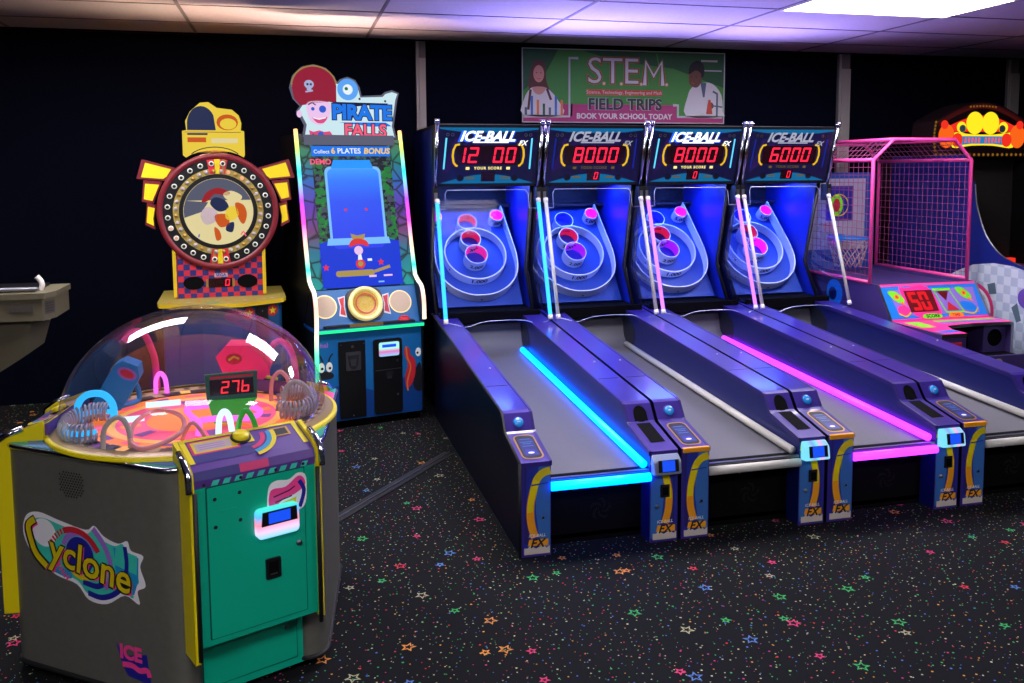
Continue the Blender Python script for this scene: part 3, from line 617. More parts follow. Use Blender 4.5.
q = B(); q.tube(smooth([(-.167, -.34, .81), (-.174, -.2, .83), (-.127, -.10, .84), (-.057, -.15, .84), (-.017, -.26, .84), (-.017, -.36, .83), (-.07, -.40, .81), (-.127, -.40, .80)], 5, True), .0075, 'tubep', 10, True); q.tube(smooth([(-.02, -.30, .79), (.02, -.36, .86), (.06, -.33, .79)], 5), .006, 'tubep'); q.build('pink_tube_loop', cyc)
def coil(name, c, R, rr, m, m2, a0, a1):
    q = B(); N = 260; pts = []
    for i in range(N+1):
        a = math.radians(a0+(a1-a0)*i/N); w = 2*PI*i/N*24; r = R+rr*math.cos(w)
        pts.append((c[0]+r*math.cos(a)*.55, c[1]+r*math.sin(a), c[2]+rr*math.sin(w)))
    q.tube(pts, .0045, m, 5); 
    q.tube([(c[0]+R*math.cos(math.radians(a0+(a1-a0)*i/30))*.55, c[1]+R*math.sin(math.radians(a0+(a1-a0)*i/30)), c[2]) for i in range(31)], .009, m2, 8)
    return q.build(name, cyc)
coil('left_coil', (-.33, -.10, .815), .14, .03, 'coilc', 'coilb', 60, 300)
tb('left_neon_arch', [(-.385, .0, .79), (-.39, .0, .85), (-.36, .0, .885), (-.31, .0, .885), (-.28, .0, .85), (-.275, .0, .80)], .012, 'coilb')
coil('right_coil', (.33, .0, .815), .13, .03, 'coilc', 'tubeg', -130, 130)
tb('right_clear_arch', [(.25, .14, .785), (.255, .14, .86), (.285, .14, .895), (.315, .14, .86), (.32, .14, .785)], .008, 'tubep')
tb('right_wheel_arch', [(.295, -.06, .79), (.30, -.06, .86), (.33, -.06, .90), (.37, -.06, .885), (.40, -.06, .83), (.40, -.06, .79)], .009, 'tubeg')
for (x, y, a, l) in ((-.137, .17, .1, .06), (-.21, -.02, .15, .035)):
    dd = Vector((math.cos(a), math.sin(a), 0))*l; q = B(); q.tube([Vector((x, y, .795))-dd, Vector((x, y, .795))+dd], .011, 'tubew', 8); q.build('playfield_lamp', cyc)
# the three player stations
def station(deg, first):
    Q0, t, n = fr(deg); dn = .06 if deg == 53 else 0; dt = -.010 if first else 0; Q = lambda a, b, z: Q0(a*1.03+dt, b-dn, z); st = thing_part('player_station', cyc, (0, 0, 0))
    q = B(); W = .2
    q.box(-W+.012, W-.012, .38, .575, .235, .76, 'greenp', Q); bx = q.build('station_box', st, .003)
    q = B(); q.box(-W+.0, W-.0, .36, .482, .03, .24, 'greenp', Q); q.box(-.15, .15, .482, .485, .055, .205, 'greend', Q); q.box(-.147, .147, .483, .487, .058, .202, 'greenp', Q); q.box(.11, .12, .487, .494, .165, .175, 'steel', Q); q.build('lower_door', st)
    for s_ in (-1, 1):
        q = B(); pr = [(.445, .20), (.592, .20), (.592, .735), (.585, .775), (.55, .80), (.445, .838), (.445, .78)] if s_ < 0 or not first else [(.445, .225), (.588, .225), (.588, .735), (.582, .775), (.55, .80), (.445, .838), (.445, .78)]
        a, b = (s_*W, s_*(W-.014)); vs = [Q(a, nn, z) for nn, z in pr]+[Q(b, nn, z) for nn, z in pr]; k = len(pr)
        q.raw(vs, [tuple(range(k)), tuple(range(k, 2*k))[::-1]]+[(i, (i+1) % k, k+(i+1) % k, k+i) for i in range(k)], 'yelb')
        ck = q.build('side_cheek', st, .002)
        q = B(); q.tube([Q(s_*(W-.014), nn+.002, z) for nn, z in ((.592, .21), (.592, .72))], .007, 'rubber', 8).tube([Q(s_*(W+.001), nn+.004, z+.003) for nn, z in ((.592, .72), (.585, .775), (.55, .80), (.50, .818))], .010, 'chrome', 8); q.build('cheek_trim', ck)
    # control panel
    q = B(); pr = [(.575, .725), (.580, .75), (.570, .775), (.545, .79), (.43, .832), (.43, .74)]
    a, b = -W+.014, W-.014; k = len(pr); vs = [Q(a, nn, z) for nn, z in pr]+[Q(b, nn, z) for nn, z in pr]
    q.raw(vs, [tuple(range(k)), tuple(range(k, 2*k))[::-1]]+[(i, (i+1) % k, k+(i+1) % k, k+i) for i in range(k)], 'cyp')
    O = Q(0, .545, .7905); Vv = Q(0, .43, .8330)-O; P = plane(O, t, Vv); L = Vv.length
    q.rect(P, -.186, -.17, 0, L, .0012, 'yelb'); q.rect(P, .17, .186, 0, L, .0012, 'yelb'); q.rect(P, -.186, .186, L-.012, L, .0014, 'yelb'); q.rect(P, -.17, .03, .0, .04, .001, 'cyv')
    q.rect(P, -.165, -.02, .04, L-.016, .0012, 'cyr'); q.rect(P, -.158, -.027, .046, L-.022, .0016, 'yel'); q.rect(P, -.15, -.04, .052, L-.03, .002, 'pale')
    for i in range(3): q.rect(P, -.14, -.06, .06+i*.010, .063+i*.010, .0024, 'lil')
    q.rect(P, -.03, .03, .055, L-.015, .0018, 'yelb')
    for r_, m_ in ((.075, 'azure'), (.055, 'cyr'), (.09, 'yel')): q.ring(P, .0, .085, r_, r_+.014, .0026, m_, 20, -80, 5)
    q.rect(P, .085, .15, .055, .10, .002, 'gold'); q.rect(P, .092, .143, .061, .094, .0024, 'ink')
    F = plane(Q(0, .5785, .74), t, (0, 0, 1)); 
    for i in range(9): q.flat(F, [(-.14+i*.035, -.013), (-.12+i*.035, -.013), (-.112+i*.035, .003), (-.132+i*.035, .003)], .0012, 'tealp')
    for xx in (-.16, -.05, .06, .15): q.disc(F, xx, -.005, .005, .002, 'ink', 10)
    F2 = plane(Q(0, .5795, .75), t, Q(0, .570, .775)-Q(0, .580, .75)); q.rect(F2, -.186, .03, 0, .026, .0012, 'cyv'); q.rect(F2, -.05, .04, 0, .026, .0016, 'cyr')
    cp = q.build('control_panel', st)
    q = B(); X = lambda x, y, z: P(x-.005, y+.085, z); q.lathe([(0, .018), (.022, .018), (.025, .014), (.025, .006)], 'yelb', 24, X); q.lathe([(.025, .006), (.031, .006), (.032, 0)], 'ink', 24, X); q.build('stop_button', cp)
    # door
    F = plane(Q(0, .575, 0), t, (0, 0, 1)); q = B()
    q.extr(F, rrect(-.155, .155, .255, .725, .004), .0, .002, 'greend'); q.extr(F, rrect(-.1515, .1515, .2585, .7215, .004), .001, .005, 'greenp'); 
    for xx, zz in ((-.13, .685), (-.055, .69), (-.13, .60), (-.055, .605)): q.disc(F, xx, zz, .006, .0065, 'ink', 10)
    q.extr(F, rrect(-.115, -.065, .64, .648, .0035), .005, .008, 'greenp')
    dr = q.build('door', st)
    q = B(); q.extr(F, rrect(.018, .066, .395, .46, .004), .005, .012, 'black'); q.rect(F, .027, .057, .405, .45, .0125, 'blackm'); q.rect(F, .03, .054, .408, .413, .013, 'steel'); q.build('coin_slot', dr)
    q = B(); X = lambda x, y, z: F(.13+x, .485+y, z); q.lathe([(0, .012), (.008, .012), (.010, .005)], 'steel', 16, X); q.build('lock', dr)
    if first:
        q = B(); q.flat(F, smooth([(.035, .60), (.035, .68), (.06, .70), (.10, .695), (.13, .71), (.155, .70), (.16, .66), (.15, .60), (.10, .59)], 5, True), .0056, 'inkw')
        q.flat(F, smooth([(.04, .615), (.042, .672), (.09, .675), (.13, .70), (.15, .69), (.153, .665), (.12, .645), (.09, .64)], 5, True), .006, 'pinkprint'); q.stroke(F, smooth([(.135, .685), (.15, .65), (.135, .60)], 5), .013, .0064, 'naviprint')
        q.stroke(F, [(.05, .65), (.10, .66), (.12, .67)], .004, .0066, 'ink'); q.stroke(F, [(.055, .632), (.11, .642)], .004, .0066, 'ink'); q.flat(F, [(.06, .602), (.12, .61), (.125, .635), (.07, .625)], .0062, 'yel'); q.build('pink_sticker', dr)
        c = thing_part('card_reader', st, (0, 0, 0)); q = B(); q.extr(F, rrect(-.012, .122, .535, .625, .014), .004, .03, 'cyreader'); q.build('reader_shell', c, .006)
        q = B(); q.extr(F, [(.0, .575), (.115, .575), (.113, .618), (.004, .618)], .028, .034, 'black'); q.rect(F, .022, .092, .58, .614, .0345, 'scrblue'); q.build('reader_screen', c)
    return st
add('cyreader', led_ramp('multicolour dome reader shell', 2, .53, .63, [(0, '#40e0ff'), (.25, '#e8d0ff'), (.5, '#ff90a8'), (.75, '#60b8ff'), (1, '#40f0d0')], 1.1))
for i, a in enumerate(ST3): station(a, i == 0)
# decals on the grey side facing the room
Q, t, n = fr(-127); F = plane(Q(0, .4605, 0), t, (0, 0, 1))
q = B(); c0x, c0z = -.06, .445
def lg(pts): return [(c0x+a*.96, c0z+b*.93) for a, b in pts]
outl = smooth([(-.27, .05), (-.25, .11), (-.19, .13), (-.10, .115), (.02, .10), (.06, .12), (.10, .09), (.16, .075), (.20, .09), (.215, .06), (.265, .05), (.25, .01), (.27, -.05), (.235, -.075), (.24, -.12), (.18, -.10), (.10, -.145), (.02, -.145), (-.03, -.10), (-.12, -.085), (-.20, -.05), (-.245, -.01)], 4, True)
q.flat(F, lg(outl), .0006, 'inkw')
q.flat(F, lg([(.0+x*.90, y*.86) for x, y in outl]), .001, 'tealp')
q.flat(F, lg(smooth([(-.23, .0), (-.16, -.04), (-.06, -.06), (-.06, -.085), (-.14, -.07), (-.20, -.04)], 5, True)), .0014, 'azure')
q.flat(F, lg(ell(-.17, .06, .055, .05, 20)), .0012, 'inkw'); q.flat(F, lg([(.14, .06), (.20, .05), (.245, .04), (.24, -.04), (.22, -.09), (.15, -.08)]), .0013, 'azure'); q.flat(F, lg([(.15, .06), (.24, .045), (.235, -.02), (.14, -.0)]), .0014, 'tealp')
q.ring(F, c0x-.01, c0z+.005, .0, .06, .0018, 'naviprint', 24); q.ring(F, c0x-.01, c0z+.005, .062, .082, .0017, 'lil', 24, 20, 160); q.ring(F, c0x-.0, c0z+.0, .055, .075, .0022, 'yel', 20, 215, 320)
q.ring(F, c0x-.03, c0z-.03, .105, .125, .002, 'redp', 20, 30, 110)
for a in range(110, 150, 7): q.ring(F, c0x-.03, c0z-.03, .105, .125, .002, 'redp', 2, a, a+4)
for a in range(200, 240, 7): q.ring(F, c0x-.01, c0z+.01, .095, .115, .002, 'pinkprint', 2, a, a+4)
q.stroke(F, lg(smooth([(.055, .11), (.10, .06), (.125, 0), (.12, -.06), (.095, -.09)], 5)), .02, .0022, 'lil'); q.stroke(F, lg(smooth([(.19, .07), (.195, .02), (.19, -.03)], 5)), .016, .0022, 'naviprint')
q.stroke(F, lg(smooth([(.02, -.12), (.08, -.125), (.14, -.10), (.18, -.06)], 5)), .018, .0022, 'naviprint'); q.stroke(F, lg(smooth([(.0, -.085), (.06, -.09), (.10, -.07)], 5)), .018, .0022, 'naviprint')
for dx, dz, m_, hh in ((.008, -.006, 'pinkprint', .003), (-.004, -.003, 'ink', .0034), (.003, .002, 'ink', .0034), (0, 0, 'yel', .0038)):
    bo_ = .02 if m_ != 'ink' else .045
    q.stroke(F, [(c0x-.20+dx+a, c0z+dz+b) for a, b in smooth([(.0, .095), (-.03, .07), (-.02, .02), (.0, -.02), (.045, -.055)], 5)], .022 if m_ != 'ink' else .03, hh, m_)
    rot = math.radians(-9)
    M2 = lambda a, b, h=0: F(c0x+dx+math.cos(rot)*a-math.sin(rot)*b, c0z+dz+math.sin(rot)*a+math.cos(rot)*b, h)
    q.text(M2, 'yclone', .035, -.012, .135, hh, m_, bold=bo_*.7, space=.98)
q.build('logo_decal', body)
FM = F; F = lambda a, b, h=0: FM(a-.01, b+.022, h)
q = B(); q.flat(F, [(.075, .17), (.115, .135), (.20, .155), (.215, .06), (.12, .07), (.10, .10)], .0006, 'naviprint'); q.text(F, 'ICE', .135, .145, .062, .0012, 'pinkprint', bold=.05); q.stroke(F, smooth([(.10, .105), (.14, .108), (.17, .098), (.20, .105), (.21, .085)], 4), .018, .0014, 'pinkprint'); q.build('maker_decal', body)
q = B()
for i in range(9):
    for j in range(10):
        x, z = -.13+i*.0115+(j % 2)*.0057, .615+j*.0085
        if abs(i-4)+abs(j-5)*.7 < 6.5: q.disc(F, x, z, .0038, .0006, 'ink', 6)
q.build('speaker_holes', body)

# ================================================================== BANNER ON THE BACK WALL
add('bgreen', None or mat('banner green', '#3f8c34', .6)); add('bgreend', mat('banner dark green', '#1f5a2c', .6)); add('bmag', mat('banner magenta', '#a83068', .6)); add('bwhite', mat('banner white', '#cfd0c8', .6))
add('bred', mat('banner red', '#c04830', .6)); add('bink', mat('banner grey ink', '#2c3034', .6)); add('skin1', mat('printed light skin', '#c89078', .6)); add('skin2', mat('printed brown skin', '#6e4630', .6)); add('hair1', mat('printed brown hair', '#5c3424', .6)); add('hair2', mat('printed black hair', '#181414', .6))
add('bglass', mat('printed glassware', '#4c6470', .6)); add('borange', mat('banner orange', '#d87838', .6)); add('blight', mat('banner grey white', '#b4b8b0', .6))
x0, z0 = .909, 2.036
ban = thing('stem_banner', 'green and magenta field trips banner hung high on the black wall', 'banner', (x0, 3.33, z0))
P = plane((0, 0, 0), (1, 0, 0), (0, 0, 1)); o_ = lambda pts: [(a-x0, b-z0) for a, b in pts]
q = B(); q.extr(P, [(0, 0), (1.77, 0), (1.77, .59), (0, .588)], -.004, .0, 'blight'); q.flat(P, [(.008, .008), (1.76, .008), (1.76, .582), (.008, .58)], .0006, 'bgreen')
q.flat(P, [(.5, .58), (1.76, .58), (1.76, .30), (1.3, .45), (.8, .50)], .0009, 'bgreend'); q.flat(P, [(.008, .25), (.008, .58), (.3, .58), (.2, .4)], .0009, 'bgreend')
q.flat(P, [(.008, .008), (1.76, .008), (1.76, .05), (1.33, .05), (1.33, .15), (.39, .15), (.39, .05), (.008, .05)], .0012, 'bmag'); q.flat(P, [(.30, .05), (.42, .05), (.42, .15), (.30, .15)], .0012, 'bmag')
q.stroke(P, smooth([(1.15, .57), (1.2, .40), (1.35, .30), (1.6, .32)], 5), .012, .0011, 'bgreen')
cloth = q.build('banner_sheet', ban)
q = B(); q.stroke(P, [(.47, .515), (.395, .515), (.395, .05), (.01, .05)], .022, .0016, 'blight'); q.stroke(P, [(1.30, .15), (1.345, .15), (1.345, .055), (1.75, .055)], .022, .0016, 'blight')
q.stroke(P, [(1.55, .52), (1.70, .52)], .016, .0014, 'blight'); q.stroke(P, [(1.52, .44), (1.74, .44)], .010, .0014, 'blight'); q.build('corner_brackets', cloth)
q = B()
for dx, ch in ((.61, 'S'), (.765, 'T'), (.925, 'E'), (1.13, 'M')):
    if ch == 'M':
        mp = [(1.045, .31), (1.055, .50), (1.125, .385), (1.195, .50), (1.205, .31)]
        for wd, h1, m1 in ((.066, .0014, 'bred'), (.050, .0018, 'bgreend'), (.032, .0022, 'bwhite')): q.stroke(P, mp, wd, h1, m1)
        continue
    
    for b1, h1, m1 in ((.035, .0014, 'bred'), (.016, .0018, 'bgreend'), (-.004, .0022, 'bwhite')): q.text(P, ch, dx, .41,   .30, h1, m1, bold=b1)
for dx in (.69, .84, 1.015, 1.24): q.disc(P, dx, .318, .016, .002, 'borange', 12); q.disc(P, dx, .318, .010, .0024, 'bwhite', 12)
q.rect(P, .54, 1.20, .225, .27, .002, 'bred'); q.text(P, 'Science, Technology, Engineering and Math', .87, .247, .038, .0024, 'bwhite')
q.text(P, 'FIELD TRIPS', .872, .148, .125, .0024, 'blight', bold=.05); q.text(P, 'FIELD TRIPS', .875, .148, .125, .0028, 'bink', bold=.032)
q.text(P, 'BOOK YOUR SCHOOL TODAY', .872, .053, .060, .0028, 'bwhite', bold=.03); q.build('lettering', cloth)
q = B()   # printed girl with test tubes
q.flat(P, smooth([(.06, .12), (.055, .30), (.08, .44), (.135, .50), (.19, .44), (.205, .32), (.26, .18), (.22, .15), (.17, .25), (.10, .25)], 4, True), .0013, 'hair1')
q.flat(P, smooth([(.012, .06), (.015, .18), (.07, .27), (.14, .28), (.21, .27), (.29, .19), (.34, .06)], 3, True), .0016, 'bwhite'); q.flat(P, smooth([(.09, .28), (.10, .24), (.14, .22), (.18, .24), (.19, .28)], 3, True), .0018, 'skin1')
q.flat(P, ell(.138, .385, .045, .068, 20), .0022, 'skin1'); q.flat(P, smooth([(.085, .40), (.10, .45), (.138, .468), (.18, .45), (.192, .40), (.19, .47), (.138, .495), (.088, .47)], 3, True), .0026, 'hair1')
for sx in (-.018, .018): q.disc(P, .138+sx, .392, .006, .0026, 'hair2', 10, .004)
q.stroke(P, [(.122, .348), (.138, .343), (.154, .348)], .006, .0026, 'bred'); q.stroke(P, [(.07, .26), (.05, .10)], .02, .0022, 'hair1'); q.stroke(P, [(.205, .27), (.24, .18)], .02, .0022, 'hair1')
for i in range(7): q.stroke(P, [(.03+i*.05, .06), (.03+i*.05, .12+.03*((i*3) % 4))], .02, .0028, ('bglass', 'skyb', 'borange', 'bgreend')[i % 4])
q.build('printed_girl', cloth)
q = B()   # printed boy in a lab coat
q.flat(P, smooth([(1.42, .06), (1.43, .22), (1.47, .30), (1.56, .34), (1.66, .33), (1.74, .24), (1.755, .10), (1.75, .06)], 3, True), .0016, 'bwhite'); q.flat(P, [(1.545, .34), (1.60, .34), (1.585, .22), (1.57, .22)], .0019, 'bglass')
q.flat(P, smooth([(1.44, .40), (1.445, .33), (1.49, .30), (1.53, .31), (1.56, .37), (1.54, .44), (1.47, .45)], 4, True), .0022, 'skin2'); q.flat(P, smooth([(1.44, .41), (1.45, .48), (1.51, .52), (1.57, .49), (1.58, .41), (1.555, .38), (1.545, .42), (1.50, .44)], 4, True), .0026, 'hair2')
q.disc(P, 1.465, .385, .006, .0027, 'hair2', 8, .004); q.disc(P, 1.505, .388, .006, .0027, 'hair2', 8, .004); q.stroke(P, [(1.465, .335), (1.49, .333)], .006, .0027, 'bred')
q.stroke(P, [(1.70, .06), (1.70, .25), (1.66, .27)], .018, .0028, 'bglass'); q.disc(P, 1.64, .15, .03, .0027, 'skin2', 12); q.flat(P, [(1.60, .08), (1.66, .08), (1.64, .20), (1.62, .20)], .003, 'bred'); q.stroke(P, [(1.66, .15), (1.75, .14)], .012, .003, 'bglass')
q.build('printed_boy', cloth)

# ================================================================== WATERFALL REDEMPTION GAME
add('rock', None or led_ramp('lit rock print', 2, .9, 1.95, [(0, '#00a8a0'), (.22, '#0c7898'), (.34, '#7a3c78'), (.5, '#6028c0'), (.66, '#1868c8'), (.8, '#148c70'), (1, '#6a7850')], .42))
RT = K['rock'].node_tree; th_ = T(RT); vn = RT.nodes.new('ShaderNodeTexVoronoi'); vn.feature = 'DISTANCE_TO_EDGE'; vn.inputs['Scale'].default_value = 11; RT.links.new(th_.obj(), vn.inputs['Vector'])
RT.links.new(th_.m('MULTIPLY', th_.m('MINIMUM', th_.m('MULTIPLY', vn.outputs['Distance'], 9), 1), .75), RT.nodes['Principled BSDF'].inputs['Emission Strength'])
STP = [(0, '#00d8ff'), (.14, '#00f090'), (.22, '#60ffb0'), (.30, '#fff0c0'), (.38, '#ffb0a0'), (.44, '#ffe8d0'), (.5, '#20e8c0'), (.58, '#ffc8a8'), (.66, '#ff40c0'), (.74, '#a040ff'), (.84, '#20d8e8'), (.92, '#b0f060'), (.97, '#ffe080'), (1, '#ff9070')]
add('rainbow', led_ramp('rainbow LED', 2, .1, 1.95, STP, 1.9))
add('wblue', glow('waterfall blue', '#0a50f0', .95)); add('wblue2', glow('waterfall light', '#1c90ff', 1.0)); add('wfoam', glow('foam', '#7cc0ff', .9)); add('sea', glow('sea blue', '#1038d8', .9)); add('jung', glow('jungle dark', '#182428', .6)); JN = K['jung'].node_tree; jt = T(JN); JN.links.new(jt.ramp(jt.noise(jt.obj(), 32, 4), [(0, '#06080c'), (.45, '#1c2430'), (.52, '#586070'), (.56, '#187838'), (.66, '#30a848')]), JN.nodes['Principled BSDF'].inputs['Emission Color']); add('wgrad', led_ramp('waterfall gradient', 2, 1.15, 1.7, [(0, '#0830e8'), (.55, '#0a48f0'), (.8, '#1070f8'), (1, '#30a0ff')], .95)); add('jungg', glow('jungle leaves', '#208840', .7)); add('stone', glow('screen stone', '#4c5468', .7))
add('seap', mat('blue sea print', '#0c60a0', .45, em=.10, ecol='#0c60a0')); add('seap2', mat('deep sea print', '#0a3c84', .45, em=.06)); add('greenled', glow('green LED strip', '#20e890', 1.3)); add('spkr', speckle('cream speaker mesh', '#b8a088', '#e0c8a8', 300, .6)); add('goldw', speckle('gold wheel', '#8a6c10', '#f0c828', 120, .35)); add('goldr', mat('gold rim', '#f0dc90', .3, .2, em=.3))
add('parch', glow('lit parchment', '#c8e4ec', .95)); add('parchd', glow('parchment edge', '#6c7088', .6)); add('piblue', glow('title blue', '#1070e0', 1.0)); add('piink', glow('title outline', '#101848', .8)); add('pired', glow('title red', '#f05878', 1.0)); add('hatred', glow('hat red', '#a01838', .75)); add('hatdk', glow('hat gold edge', '#b89858', .6)); add('skull', glow('skull', '#a8b0d8', .9)); add('face', glow('sign face', '#e8c0e8', .95)); add('facer', glow('sign red detail', '#d84878', .95)); add('eyeb', glow('eye patch blue', '#2858d0', .9)); add('curl', glow('curl blue', '#58a0f0', .95)); add('tyel', glow('screen yellow', '#f0c850', .95)); add('twht', glow('screen white', '#e8f0ff', .95)); add('wood', glow('screen raft', '#b09850', .85)); add('sred', glow('screen red', '#e03038', .9)); add('eyew', mat('eye white print', '#e0e0d8', .5, em=.15)); add('scrw', led_ramp('lit reader screen', 2, .45, .56, [(0, '#80d0ff'), (.3, '#e070c0'), (.5, '#b0ffe8'), (1, '#a0e0ff')], 1.0))
pf_ = thing('waterfall_redemption_game', 'tall pirate waterfall video game with rainbow edge lights and gold wheel', 'arcade game', (-.777, 2.09, 0), math.atan2(.213, .977))
XP = plane((0, 0, 0), (1, 0, 0), (0, 0, 1))
q = B(); q.box(.01, .71, .0, .85, .055, .64, 'seap'); lowc = q.build('lower_cabinet', pf_, .004)
q = B(); q.box(.02, .70, .03, .83, 0, .055, 'blackm'); q.build('toe_plinth', pf_)
q = B(); q.flat(XP, [(.012, .06), (.708, .06), (.708, .24), (.6, .30), (.4, .22), (.2, .30), (.012, .26)], .001, 'seap2')
q.text(XP, 'hal', .055, .555, .045, .002, 'lil', bold=.02)
for cx in (.035, .085, .68, .70):
    if cx < .5: q.flat(XP, ell(cx, .415, .021, .032, 16), .0022, 'eyew'); q.disc(XP, cx+.004, .408, .009, .0026, 'ink', 12); 
q.stroke(XP, smooth([(.015, .50), (.03, .485), (.045, .45)], 4), .010, .003, 'ink'); q.stroke(XP, smooth([(.11, .50), (.095, .485), (.08, .45)], 4), .010, .003, 'ink'); q.flat(XP, smooth([(.012, .375), (.06, .39), (.11, .37), (.10, .34), (.012, .34)], 3, True), .002, 'ink')
q.flat(XP, smooth([(.60, .50), (.585, .46), (.61, .38), (.59, .30), (.60, .22), (.64, .25), (.665, .33), (.66, .41), (.63, .44), (.625, .48)], 4, True), .0022, 'redp'); q.stroke(XP, smooth([(.60, .50), (.61, .42), (.63, .36), (.605, .26), (.61, .20)], 5), .010, .003, 'borange')
q.flat(XP, ell(.685, .455, .02, .03, 14), .002, 'eyew'); q.disc(XP, .68, .45, .008, .0026, 'ink', 10); q.flat(XP, smooth([(.66, .33), (.70, .38), (.705, .20), (.65, .22)], 4, True), .002, 'ink')
q.build('front_print', lowc)
for i, (a, b, dz) in enumerate(((.145, .32, .57), (.375, .57, .565))):
    q = B(); q.extr(XP, rrect(a, b, .07, dz, .006 if i == 0 else .02), .0, .012, 'black'); 
    if i == 1: q.stroke(XP, [(a+.01, .36), (b-.01, .363)], .006, .0125, 'steel')
    d = q.build('ticket_door' if i == 0 else 'coin_door', pf_, .002)
    if i == 0:
        q = B(); q.extr(XP, rrect(.188, .288, .38, .50, .006), .012, .02, 'steel'); q.flat(XP, [(.20, .48), (.276, .48), (.268, .415), (.252, .39), (.224, .39), (.208, .415)], .0205, 'rubber'); q.flat(XP, [(.218, .455), (.258, .455), (.254, .41), (.222, .41)], .021, 'steel'); q.build('ticket_slot', d)
        q = B(); q.disc(XP, .235, .535, .010, .014, 'steel', 14); q.disc(XP, .16, .55, .004, .013, 'steel', 8); q.disc(XP, .31, .55, .004, .013, 'steel', 8); q.disc(XP, .235, .085, .006, .013, 'steel', 8); q.build('lock', d)
    else:
        q = B(); q.extr(XP, rrect(.402, .552, .445, .55, .015), .012, .022, 'black'); q.flat(XP, rrect(.408, .546, .452, .545, .012), .0225, 'scrw'); q.rect(XP, .43, .525, .51, .53, .023, 'scrblue'); q.build('reader_screen', d)
        q = B(); q.disc(XP, .535, .415, .008, .014, 'steel', 12); q.rect(XP, .46, .50, .30, .345, .0135, 'rubber'); q.rect(XP, .465, .495, .30, .318, .014, 'steel'); q.disc(XP, .535, .19, .008, .014, 'steel', 12); q.build('lock', d)
q = B(); q.box(.0, .72, -.035, .30, .635, .66, 'seap2'); lg_ = q.build('ledge', pf_, .003)
B().box(.005, .715, -.042, -.034, .636, .655, 'greenled').build('green_light_strip', lg_)
CPp = plane((0, .02, .665), (1, 0, 0), (0, .09, .225))
q = B(); vs = [(x, *p) for x in (.012, .708) for p in ((.02, .66), (.11, .89), (.5, .89), (.5, .66))]; q.raw(vs, [(0, 1, 2, 3), (7, 6, 5, 4), (0, 4, 5, 1), (1, 5, 6, 2), (2, 6, 7, 3), (3, 7, 4, 0)], 'seap')
cpn = q.build('control_panel', pf_)
for cx in (.085, .59):
    q = B(); q.disc(CPp, cx, .135, .078, .002, 'goldr', 32); q.disc(CPp, cx, .135, .070, .004, 'spkr', 32); q.build('speaker_grille', cpn)
for cx, s_ in ((.195, -1), (.49, 1)):
    q = B(); q.flat(CPp, [(cx-.025, .07), (cx+.03*s_*0+.025, .055), (cx+.018, .13), (cx+.028, .20), (cx-.022, .19), (cx-.012, .13)], .002, 'inkw'); q.flat(CPp, [(cx-.016, .08), (cx+.018, .067), (cx+.012, .13), (cx+.02, .19), (cx-.014, .18), (cx-.006, .13)], .003, 'redp'); q.build('red_badge', cpn)
q = B(); q.extr(CPp, rrect(.225, .465, .03, .235, .05), 0, .02, 'black'); hs = q.build('wheel_housing', cpn)
q = B(); X = lambda x, y, z: CPp(.342+x, .13+y, .02+z)
q.lathe([(.112, 0), (.115, .025), (.108, .035), (.092, .035), (.085, .022)], 'goldr', 48, X); q.lathe([(.085, .022), (.05, .016), (.0, .02)], 'goldw', 40, X)
q.ring(lambda a, b, h: X(a, b, .026+h), 0, 0, .060, .068, 0, 'redp', 32); q.build('gold_wheel', cpn)
q = B(); q.box(.06, .66, -.02, .05, .66, .675, 'rubber'); q.box(.22, .44, -.025, .0, .662, .679, 'gold'); q.build('tray', lg_)
q = B(); q.lathe([(0, .03), (.02, .026), (.032, .01), (.034, 0)], 'redp', 20, lambda x, y, z: (.60+x*1.2, .03+y, .675+z)); q.build('red_button', lg_)
SPn = plane((0, .12, .895), (1, 0, 0), (0, .26, 1.0)); SH = 1.033
q = B(); vs = [(x, *p) for x in (.0, .72) for p in ((.13, .88), (.39, 1.90), (.85, 1.90), (.85, .64), (.3, .64))]
q.raw(vs, [(0, 1, 2, 3, 4), (9, 8, 7, 6, 5)]+[(i, (i+1) % 5, 5+(i+1) % 5, 5+i) for i in range(5)], 'black'); upc = q.build('upper_cabinet', pf_)
q = B(); q.rect(SPn, .012, .11, .0, SH-.03, .002, 'rock'); q.rect(SPn, .61, .708, .0, SH-.03, .002, 'rock'); q.rect(SPn, .05, .67, SH-.07, SH-.0, .004, 'parchd'); q.build('rock_border', upc)
q = B(); q.rect(SPn, .09, .63, .005, .955, .006, 'jung')
for i in range(46):
    sx = random.choice((-1, 1)); r_ = random.uniform(.012, .028); q.flat(SPn, [( .36+sx*random.uniform(.20, .255)+dx, dy) for dx, dy in [(0, 0)]*0] or ell(.36+sx*random.uniform(.205, .25), random.uniform(.33, .86), r_, r_*.8, 7), .0064+i*.00001, random.choice(('jungg', 'stone', 'jung', 'jungg')))
q.flat(SPn, [(.09, .005), (.63, .005), (.63, .30), (.55, .32), (.17, .32), (.09, .30)], .0072, 'sea')
q.flat(SPn, rrect(.165, .55, .28, .815, .04), .0076, 'wfoam'); q.flat(SPn, rrect(.182, .533, .26, .798, .035), .008, 'wgrad')
q.flat(SPn, [(.21, .80), (.50, .80), (.48, .86), (.23, .86)], .0078, 'wblue2'); q.rect(SPn, .09, .63, .885, .955, .0078, 'piblue')
q.flat(SPn, [(.14, .285), (.57, .285), (.56, .33), (.15, .33)], .0086, 'wfoam')
for x in (.285, .425): q.disc(SPn, x, .52, .010, .009, 'sred', 10)
scr = q.build('game_screen', upc)
